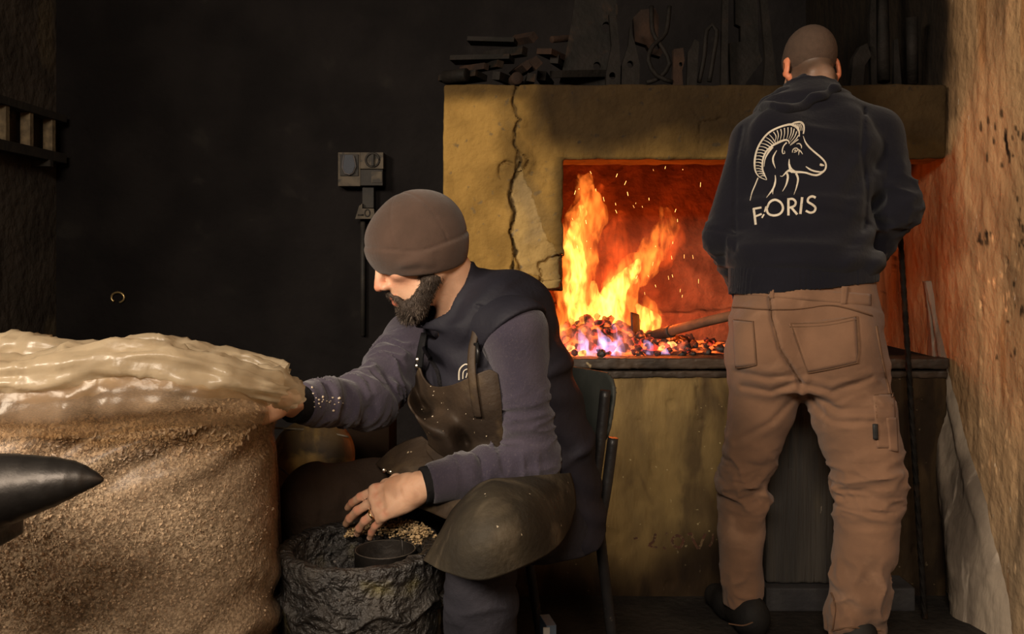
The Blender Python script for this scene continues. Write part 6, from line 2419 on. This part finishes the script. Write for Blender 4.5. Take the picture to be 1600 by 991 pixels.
obj('end_board', box_me((b0.x, 2.57, 0.0), (b0.x + 0.012, 2.70, 0.655)), M_CARD, bx)
obj('end_board', box_me((b1.x - 0.012, 2.57, 0.0), (b1.x, 2.70, 0.655)), M_CARD, bx)

# boards leaning against the forge behind the standing man's legs
M_BOARD = pm('weathered_dark_board', (0.030, 0.026, 0.023), (0.050, 0.042, 0.034), sc=7, rough=0.8, bump=0.7, bsc=26, bdist=0.012, stretch=(4, 1, 0.25), c3=(0.15, 0.115, 0.065), sc3=4, t3=(0.55, 0.72), st3=(1, 1, 0.6),
             c4=(0.30, 0.26, 0.2), sc4=50, t4=(0.73, 0.76), st4=(1, 1, 0.3))


def board(px0, px1, d, ztop, zbot, th, seed, lab):
    x0, x1 = P(px0, 800, d).x, P(px1, 800, d).x
    f = Field((x0 - 0.02, d - 0.03, zbot - 0.02), (x1 + 0.02, d + th + 0.03, ztop + 0.02), 0.005)
    f.box((x0, d, zbot), (x1, d + th, ztop), 0.005)
    f.push(lambda p: 0.003 * fbm(p * [5, 1, 0.5], 9, 3, seed) - 0.006 * sstep(0.006, 0.001, np.abs(p[:, 0] - x0 - 0.35 * (x1 - x0) - 0.006 * fbm(p * [0, 0, 1], 5, 2, seed))) * (fbm(p * [0, 0, 1], 4, 2, seed + 2) > 0.05), 0.02)
    return obj('board', f.mesh(), M_BOARD, None, lab, 'board')


board(1197, 1303, 2.90, 0.745, 0.075, 0.045, 3, 'wide dark weathered board standing against the forge between the standing man\'s legs')
board(1305, 1345, 2.905, 0.72, 0.075, 0.04, 9, 'narrow dark board standing beside the wide one behind the right leg')
M_BLOCK = pm('dark_block', (0.022, 0.020, 0.022), (0.035, 0.032, 0.032), sc=10, rough=0.8, bump=0.4, bsc=50)
obj('beam', box_me((P(1197, 980, 2.87).x, 2.87, 0.0), (P(1430, 980, 2.87).x, 2.99, 0.072), 0.006), M_BLOCK, None, 'low dark beam lying on the floor under the two boards', 'beam')

# dark twisted rod and a second bar leaning in the corner
M_IRON = pm('sooty_iron', (0.013, 0.0105, 0.009), (0.008, 0.007, 0.006), sc=12, rough=0.7, metal=0.2, bump=0.4, bsc=50, c3=(0.030, 0.017, 0.010), sc3=9, t3=(0.55, 0.72), spec=0.12)
M_RUST = pm('rusty_iron', (0.026, 0.013, 0.0075), (0.014, 0.008, 0.0055), sc=14, rough=0.85, bump=0.4, bsc=60, spec=0.2)
r0_, r1_ = A(P(1448, 1010, 2.80)), A(P(1404, 330, 2.965))
dr__ = (r1_ - r0_) / np.linalg.norm(r1_ - r0_)
lo_ = r0_ - dr__ * (r0_[2] / dr__[2])
obj('twisted_rod', tube_me([lo_, r1_ + dr__ * 0.10], 0.0078, 16, step=0.004, twist=(0.22, 0.16)), M_IRON, None, 'dark twisted iron rod leaning in the corner beside the standing man', 'rod')
# ================================================================== iron stock and tools on the hood
ST_Z = FT + 0.001


def px_plate(name, pts, d, depth, lab, holes=(), cat='bar', m=None, grp=None, lean=0.03):
    o_ = [(P(x, y, d).x, P(x, y, d).z) for x, y in pts]
    zmin = min(z for _, z in o_)
    o_ = [(x, z - zmin + ST_Z) for x, z in o_]
    hs = [(P(x, y, d).x, P(x, y, d).z - zmin + ST_Z, r * d / F) for x, y, r in holes]
    return obj(name, plate_me(o_, d, depth, hs, lean=lean), m or M_IRON, None, lab, cat, grp)


DS = 3.14
px_plate('iron_plate', [(870, 133), (882, 80), (893, 20), (905, -60), (958, -60), (966, 0), (957, 60), (948, 100), (944, 133)], DS + .06, 0.03, 'large tapered iron plate with a hole leaning above the fire', [(933, 88, 6), (948, 26, 7)], 'plate')
px_plate('swage_bar', [(947, 133), (947, 105), (956, 60), (952, 10), (962, 0), (968, 60), (970, 100), (968, 133)], DS, 0.035, 'narrow iron bar with a low eye beside the large plate', [(957, 108, 5)])
px_plate('swage_bar', [(971, 133), (972, 90), (982, 60), (985, 30), (992, 55), (1000, 90), (998, 133)], DS, 0.035, 'broad pointed iron bar with an eye, right of the narrow one', [(985, 90, 5)])
px_plate('iron_block', [(992, 60), (990, 22), (1002, 10), (1024, 8), (1030, 20), (1028, 60), (1038, 72), (1032, 84), (1018, 80), (1010, 66)], DS + .10, 0.04, 'squarish iron head leaning behind the tongs above the fire', [(1027, 66, 6)], 'block', M_RUST).location.z += 0.14
tg = empty('tongs', P(1032, 131, DS), 'iron tongs with curved jaws standing on the hood above the fire', 'tongs')
obj('arm', tube_me([P(1050, 128, DS), P(1026, 118, DS), P(1013, 95, DS), P(1020, 72, DS + .02), P(1040, 52, DS + .05), P(1046, 10, DS + .07)], 0.008, 8), M_IRON, tg)
obj('arm', tube_me([P(1010, 129, DS + .02), P(1030, 122, DS + .02), P(1046, 100, DS + .02), P(1036, 76, DS + .03), P(1020, 50, DS + .05), P(1018, 10, DS + .08)], 0.008, 8), M_IRON, tg)
px_plate('iron_wedge', [(1051, 133), (1053, 66), (1068, 64), (1070, 84), (1066, 100), (1068, 133)], DS, 0.03, 'thin iron wedge with a notch between the tongs and the hairpin', [(1064, 90, 3)], 'wedge', M_RUST)
px_plate('iron_bar', [(1073, 133), (1075, 72), (1086, 50), (1093, 55), (1088, 133)], DS, 0.02, 'flat iron bar with a slanting top beside the notched wedge')
obj('hairpin_rod', tube_me([P(1092, 129, DS + .02), P(1100, 90, DS + .02), P(1104, 48, DS + .03), P(1112, 38, DS + .04), P(1120, 48, DS + .03), P(1114, 92, DS + .02), P(1108, 128, DS + .02)], 0.008, 8), M_IRON, None, 'iron rod bent like a hairpin standing on the hood', 'rod')
px_plate('iron_bar', [(1126, 133), (1128, 60), (1131, -60), (1140, -60), (1138, 60), (1136, 133)], DS + .02, 0.02, 'tall straight iron bar left of the standing man\'s head')
px_plate('corner_iron', [(1145, 133), (1142, 110), (1140, 50), (1158, 48), (1158, 24), (1150, 20), (1150, -60), (1158, -60), (1184, -60), (1186, 60), (1192, 78), (1166, 112), (1160, 133)], DS + .08, 0.03, 'stepped iron bracket behind the standing man\'s head', (), 'bracket')
px_plate('iron_bar', [(1192, 133), (1196, 80), (1186, -60), (1196, -60), (1208, 60), (1216, 133)], DS + .02, 0.02, 'slanting flat iron bar just left of the standing man\'s ear')
px_plate('iron_arch', [(1328, 133), (1334, 78), (1345, 60), (1356, 55), (1362, 75), (1352, 90), (1348, 133)], DS + .02, 0.03, 'arched iron piece right of the standing man\'s ear', (), 'arch')
obj('iron_pipe', tube_me([P(1381, 128, DS + .04), P(1377, -70, DS + .12)], 0.021, 16, smooth_path=False), M_IRON, None, 'thick upright iron pipe, the taller of the two at the right end', 'pipe')
V_ = lathe_me([(0.014, 0), (0.0185, 0), (0.0185, 0.22), (0.014, 0.22), (0.014, 0.005)], P(1426, 131, DS), 24, Matrix.Rotation(math.radians(-5), 3, 'Y') @ Matrix.Rotation(math.radians(10), 3, 'X'))
obj('iron_pipe', V_, M_IRON, None, 'short open-ended iron pipe at the right end of the hood', 'pipe')
px_plate('iron_bar', [(1362, 133), (1360, 20), (1366, -60), (1371, -60), (1370, 133)], DS + .05, 0.02, 'thin flat iron bar left of the thick pipe')
px_plate('iron_bar', [(1397, 133), (1398, 50), (1404, 48), (1410, 133)], DS + .02, 0.02, 'short flat iron bar between the two pipes')


# a heap of bar ends and offcuts
def offcut(kind, px, py, r, ln, d, yaw, pit, m, lab):
    c = P(px, py, d)
    if kind == 'round':
        me = lathe_me([(0.0005, 0), (r * 0.93, 0), (r, r * 0.08), (r, ln), (0.0005, ln)], (0, 0, 0), 18)
    else:
        me = box_me((-r, -r, 0), (r, r, ln), r * 0.08)
        if kind == 'flat':
            me.transform(Matrix.Diagonal((1.7, 0.55, 1, 1)))
    me.transform((Matrix.Rotation(math.radians(yaw), 4, 'Z') @ Matrix.Rotation(math.radians(-90 + pit), 4, 'X') @ Matrix.Rotation(math.radians(45 if kind == 'diamond' else 8), 4, 'Z')))
    me.transform(Matrix.Translation(c))
    lo = coords(me)[:, 2].min()
    if lo < FT + 0.0005:
        me.transform(Matrix.Translation((0, 0, FT + 0.0005 - lo)))
    return obj('iron_offcut', me, m, None, lab, 'offcut', 'iron offcuts heaped on the hood')


oc = [('round', 808, 122, 0.021, 0.20, 3.10, 10, 0, M_RUST, 'round bar end facing out low in the offcut heap'),
      ('round', 730, 117, 0.023, 0.09, 3.10, 60, 0, M_IRON, 'stubby round bar lying at the left end of the offcut heap'),
      ('flat', 752, 118, 0.020, 0.16, 3.13, 55, 0, M_IRON, 'flat dark bar beside the stubby round one in the heap'),
      ('square', 775, 118, 0.014, 0.20, 3.10, -25, 0, M_IRON, 'square bar angled away in the heap, left of the round end'),
      ('diamond', 824, 102, 0.013, 0.22, 3.09, 12, 4, M_RUST, 'smaller square bar end on its edge in the middle of the heap'),
      ('diamond', 838, 98, 0.017, 0.22, 3.09, 14, 4, M_RUST, 'larger square bar end on its edge in the middle of the heap'),
      ('square', 830, 121, 0.014, 0.18, 3.10, 4, 0, M_IRON, 'upright square bar end under the two diamond ends'),
      ('flat', 868, 116, 0.022, 0.26, 3.13, -62, 6, M_IRON, 'long flat bar sloping right out of the heap'),
      ('flat', 800, 92, 0.016, 0.22, 3.16, 70, 3, M_IRON, 'flat bar lying across the heap on the left'),
      ('square', 782, 100, 0.012, 0.16, 3.14, 30, 5, M_IRON, 'square bar end above the angled one in the heap'),
      ('flat', 850, 80, 0.018, 0.20, 3.15, -35, -4, M_RUST, 'rusty flat bar near the top of the heap'),
      ('square', 820, 80, 0.015, 0.18, 3.18, 50, 2, M_IRON, 'dark square bar under the top of the heap'),
      ('square', 866, 92, 0.015, 0.18, 3.17, -20, 0, M_IRON, 'dark square bar at the right of the heap'),
      ('diamond', 834, 58, 0.014, 0.16, 3.20, 25, 8, M_RUST, 'rusty square bar that tops the offcut heap'),
      ('flat', 806, 66, 0.015, 0.17, 3.21, 75, 5, M_IRON, 'flat dark bar just below the top of the heap on the left'),
      ('square', 760, 104, 0.011, 0.14, 3.16, 40, 4, M_RUST, 'thin rusty bar lying on the left slope of the heap'),
      ('square', 846, 118, 0.016, 0.2, 3.2, -10, 0, M_IRON, 'dark square bar deep in the heap behind the upright end'),
      ('round', 862, 62, 0.012, 0.2, 3.22, -50, 12, M_RUST, 'slim rusty rod sticking up at the right of the heap top')]
for a_ in oc:
    offcut(*a_)

# ================================================================== on the dark walls
M_BOX = pm('grimy_plastic', (0.11, 0.082, 0.052), (0.05, 0.038, 0.025), sc=14, rough=0.7, bump=0.2, bsc=40, c3=(0.03, 0.024, 0.018), sc3=18, t3=(0.52, 0.62))
M_SOCKET = pm('dark_blue_socket', (0.014, 0.020, 0.034), (0.02, 0.026, 0.042), sc=9, rough=0.6, bump=0.1)
M_DARKP = pm('dark_plastic', (0.016, 0.013, 0.011), (0.03, 0.024, 0.018), sc=14, rough=0.7, bump=0.2)
DB = YB - 0.09
sw = empty('switch_box', P(564, 292, DB), 'grimy switch box with a blue socket on the dark back wall', 'switch box')


def wbox(px0, py0, px1, py1, d, th, bev=0.004):
    a_, c_ = P(px0, py1, d), P(px1, py0, d)
    return box_me((a_.x, d, a_.z), (c_.x, d + th, c_.z), bev)


obj('case', wbox(528, 238, 563, 291, DB, 0.09), M_BOX, sw)
obj('case', wbox(563, 238, 599, 264, DB, 0.09), M_BOX, sw)
obj('cover', wbox(563, 265, 598, 290, DB - 0.008, 0.098), M_DARKP, sw)
obj('cover_plate', wbox(580, 268, 597, 286, DB - 0.012, 0.02), M_BOX, sw)
obj('socket_frame', wbox(531, 241, 560, 275, DB - 0.008, 0.02), M_DARKP, sw)
so = [(538, 243), (552, 243), (554, 250), (556, 260), (552, 270), (546, 273), (539, 271), (535, 262), (536, 252)]
obj('socket', plate_me([(P(x, y, DB).x, P(x, y, DB).z) for x, y in so], DB - 0.022, 0.03), M_SOCKET, sw, label='dark blue socket')
M_PALE = pm('pale_edge', (0.16, 0.13, 0.12), (0.10, 0.085, 0.08), sc=20, rough=0.6, bump=0)
obj('socket_edge', tube_me([P(x, y, DB - 0.022) for x, y in so[4:] + so[:1]], 0.0025, 6), M_PALE, sw)
obj('socket_edge', tube_me([P(x, y, DB - 0.022) for x, y in so[1:5]], 0.0025, 6), M_PALE, sw)
obj('dial', tube_me([P(582 + 10.5 * math.cos(a_ * math.pi / 10), 250 + 10.5 * math.sin(a_ * math.pi / 10), DB - 0.004) for a_ in range(21)], 0.005, 8), M_DARKP, sw)
obj('dial_knob', wbox(580, 241, 584, 259, DB - 0.02, 0.02, 0.002), M_DARKP, sw)
obj('trunking', wbox(566, 292, 584, 325, DB + 0.03, 0.06), M_DARKP, sw)
fo_ = [(555, 342), (561, 322), (566, 318), (566, 326), (584, 326), (586, 342)]
obj('foot_plate', plate_me([(P(x, y, DB).x, P(x, y, DB).z) for x, y in fo_], DB, 0.03), M_BOX, sw)
obj('foot_mark', join([tube_me([P(559, 336, DB - 0.002), P(568, 336, DB - 0.002)], 0.004, 6, smooth_path=False)] +
                      [tube_me([P(574 + 4 * math.cos(a_ * math.pi / 6), 333 + 5.5 * math.sin(a_ * math.pi / 6), DB - 0.002) for a_ in range(13)], 0.003, 6)]), M_DARKP, sw)
obj('conduit', tube_me([P(567, 342, YB - 0.03), P(567, 524, YB - 0.03)], 0.012, 10, smooth_path=False), M_DARKP, sw)
# ring on the back wall
M_GOLDR = pm('brass_ring', (0.75, 0.55, 0.25), (0.6, 0.42, 0.18), sc=10, rough=0.3, metal=0.8, bump=0)
rg_ = empty('wall_ring', P(184, 474, YB - 0.012), 'small bright brass ring hanging on the dark back wall', 'ring')
rp = [P(184 + 10 * math.cos(a_), 465 + 8 * math.sin(a_), YB - 0.012) for a_ in np.linspace(2.2, 2.2 + 5.4, 26)]
obj('ring', tube_me(rp, 0.0052, 8), M_GOLDR, rg_)
obj('hook', tube_me([P(184, 457, YB - 0.012), P(184, 455, YB + 0.01)], 0.004, 8, smooth_path=False), M_GOLDR, rg_)

# ladder hung flat along the left wall
M_LAD = pm('ladder_wood', (0.030, 0.023, 0.016), (0.02, 0.016, 0.012), sc=10, rough=0.85, bump=0.3, bsc=40)
M_RUNG = pm('ladder_rung', (0.26, 0.19, 0.105), (0.13, 0.095, 0.055), sc=25, rough=0.8, bump=0.3, bsc=60)
lx = XL + 0.05
def onleft(px, py):
    d = -lx * F / (800 - px)
    return A((lx, d, CH - (py - HZ) * d / F))
la = empty('ladder', (lx, 4.1, onleft(40, 238)[2]), 'old wooden ladder hung sideways on the left wall', 'ladder')
zt0, zb0 = 1.1 + 0.60, 1.1 + 0.455
t0_, b0_ = onleft(5, 170), onleft(5, 216)
ztop_, zbot_ = t0_[2] + 0.012, b0_[2] - 0.012
obj('rail', box_me((lx - 0.03, 3.55, ztop_), (lx + 0.03, 4.42, ztop_ + 0.035), 0.003), M_LAD, la)
obj('rail', box_me((lx - 0.03, 3.55, zbot_ - 0.045), (lx + 0.03, 4.42, zbot_), 0.003), M_LAD, la)
for px in (-35, 4, 42, 77):
    y_ = onleft(px, 200)[1]
    obj('rung', box_me((lx - 0.022, y_ - 0.016, zbot_ - 0.005), (lx + 0.022, y_ + 0.016, ztop_ + 0.005), 0.003), M_RUNG, la)
obj('bracket', box_me((XL, 4.25, zbot_ - 0.075), (lx + 0.035, 4.28, zbot_ - 0.045), 0.002), M_LAD, la)
obj('bracket', box_me((XL, 3.65, zbot_ - 0.075), (lx + 0.035, 3.68, zbot_ - 0.045), 0.002), M_LAD, la)

# small carton whose corner shows at the bottom of the view
M_CART = pm('blue_carton', (0.10, 0.14, 0.20), (0.08, 0.11, 0.16), sc=20, rough=0.6, bump=0)
M_CARTW = pm('white_carton', (0.5, 0.48, 0.45), (0.42, 0.4, 0.37), sc=20, rough=0.6, bump=0)
cc = P(857, 983, 2.2)
ct = obj('carton', box_me((cc.x - 0.012, 2.2, 0.0), (cc.x + 0.012, 2.27, cc.z + 0.008), 0.002, Matrix.Rotation(math.radians(12), 3, 'Z')), M_CART, None, 'small blue and white carton standing on the floor by the chair', 'carton')
obj('label_band', box_me((cc.x - 0.0125, 2.197, cc.z - 0.03), (cc.x + 0.003, 2.2, cc.z + 0.004), 0.0, None), M_CARTW, ct)
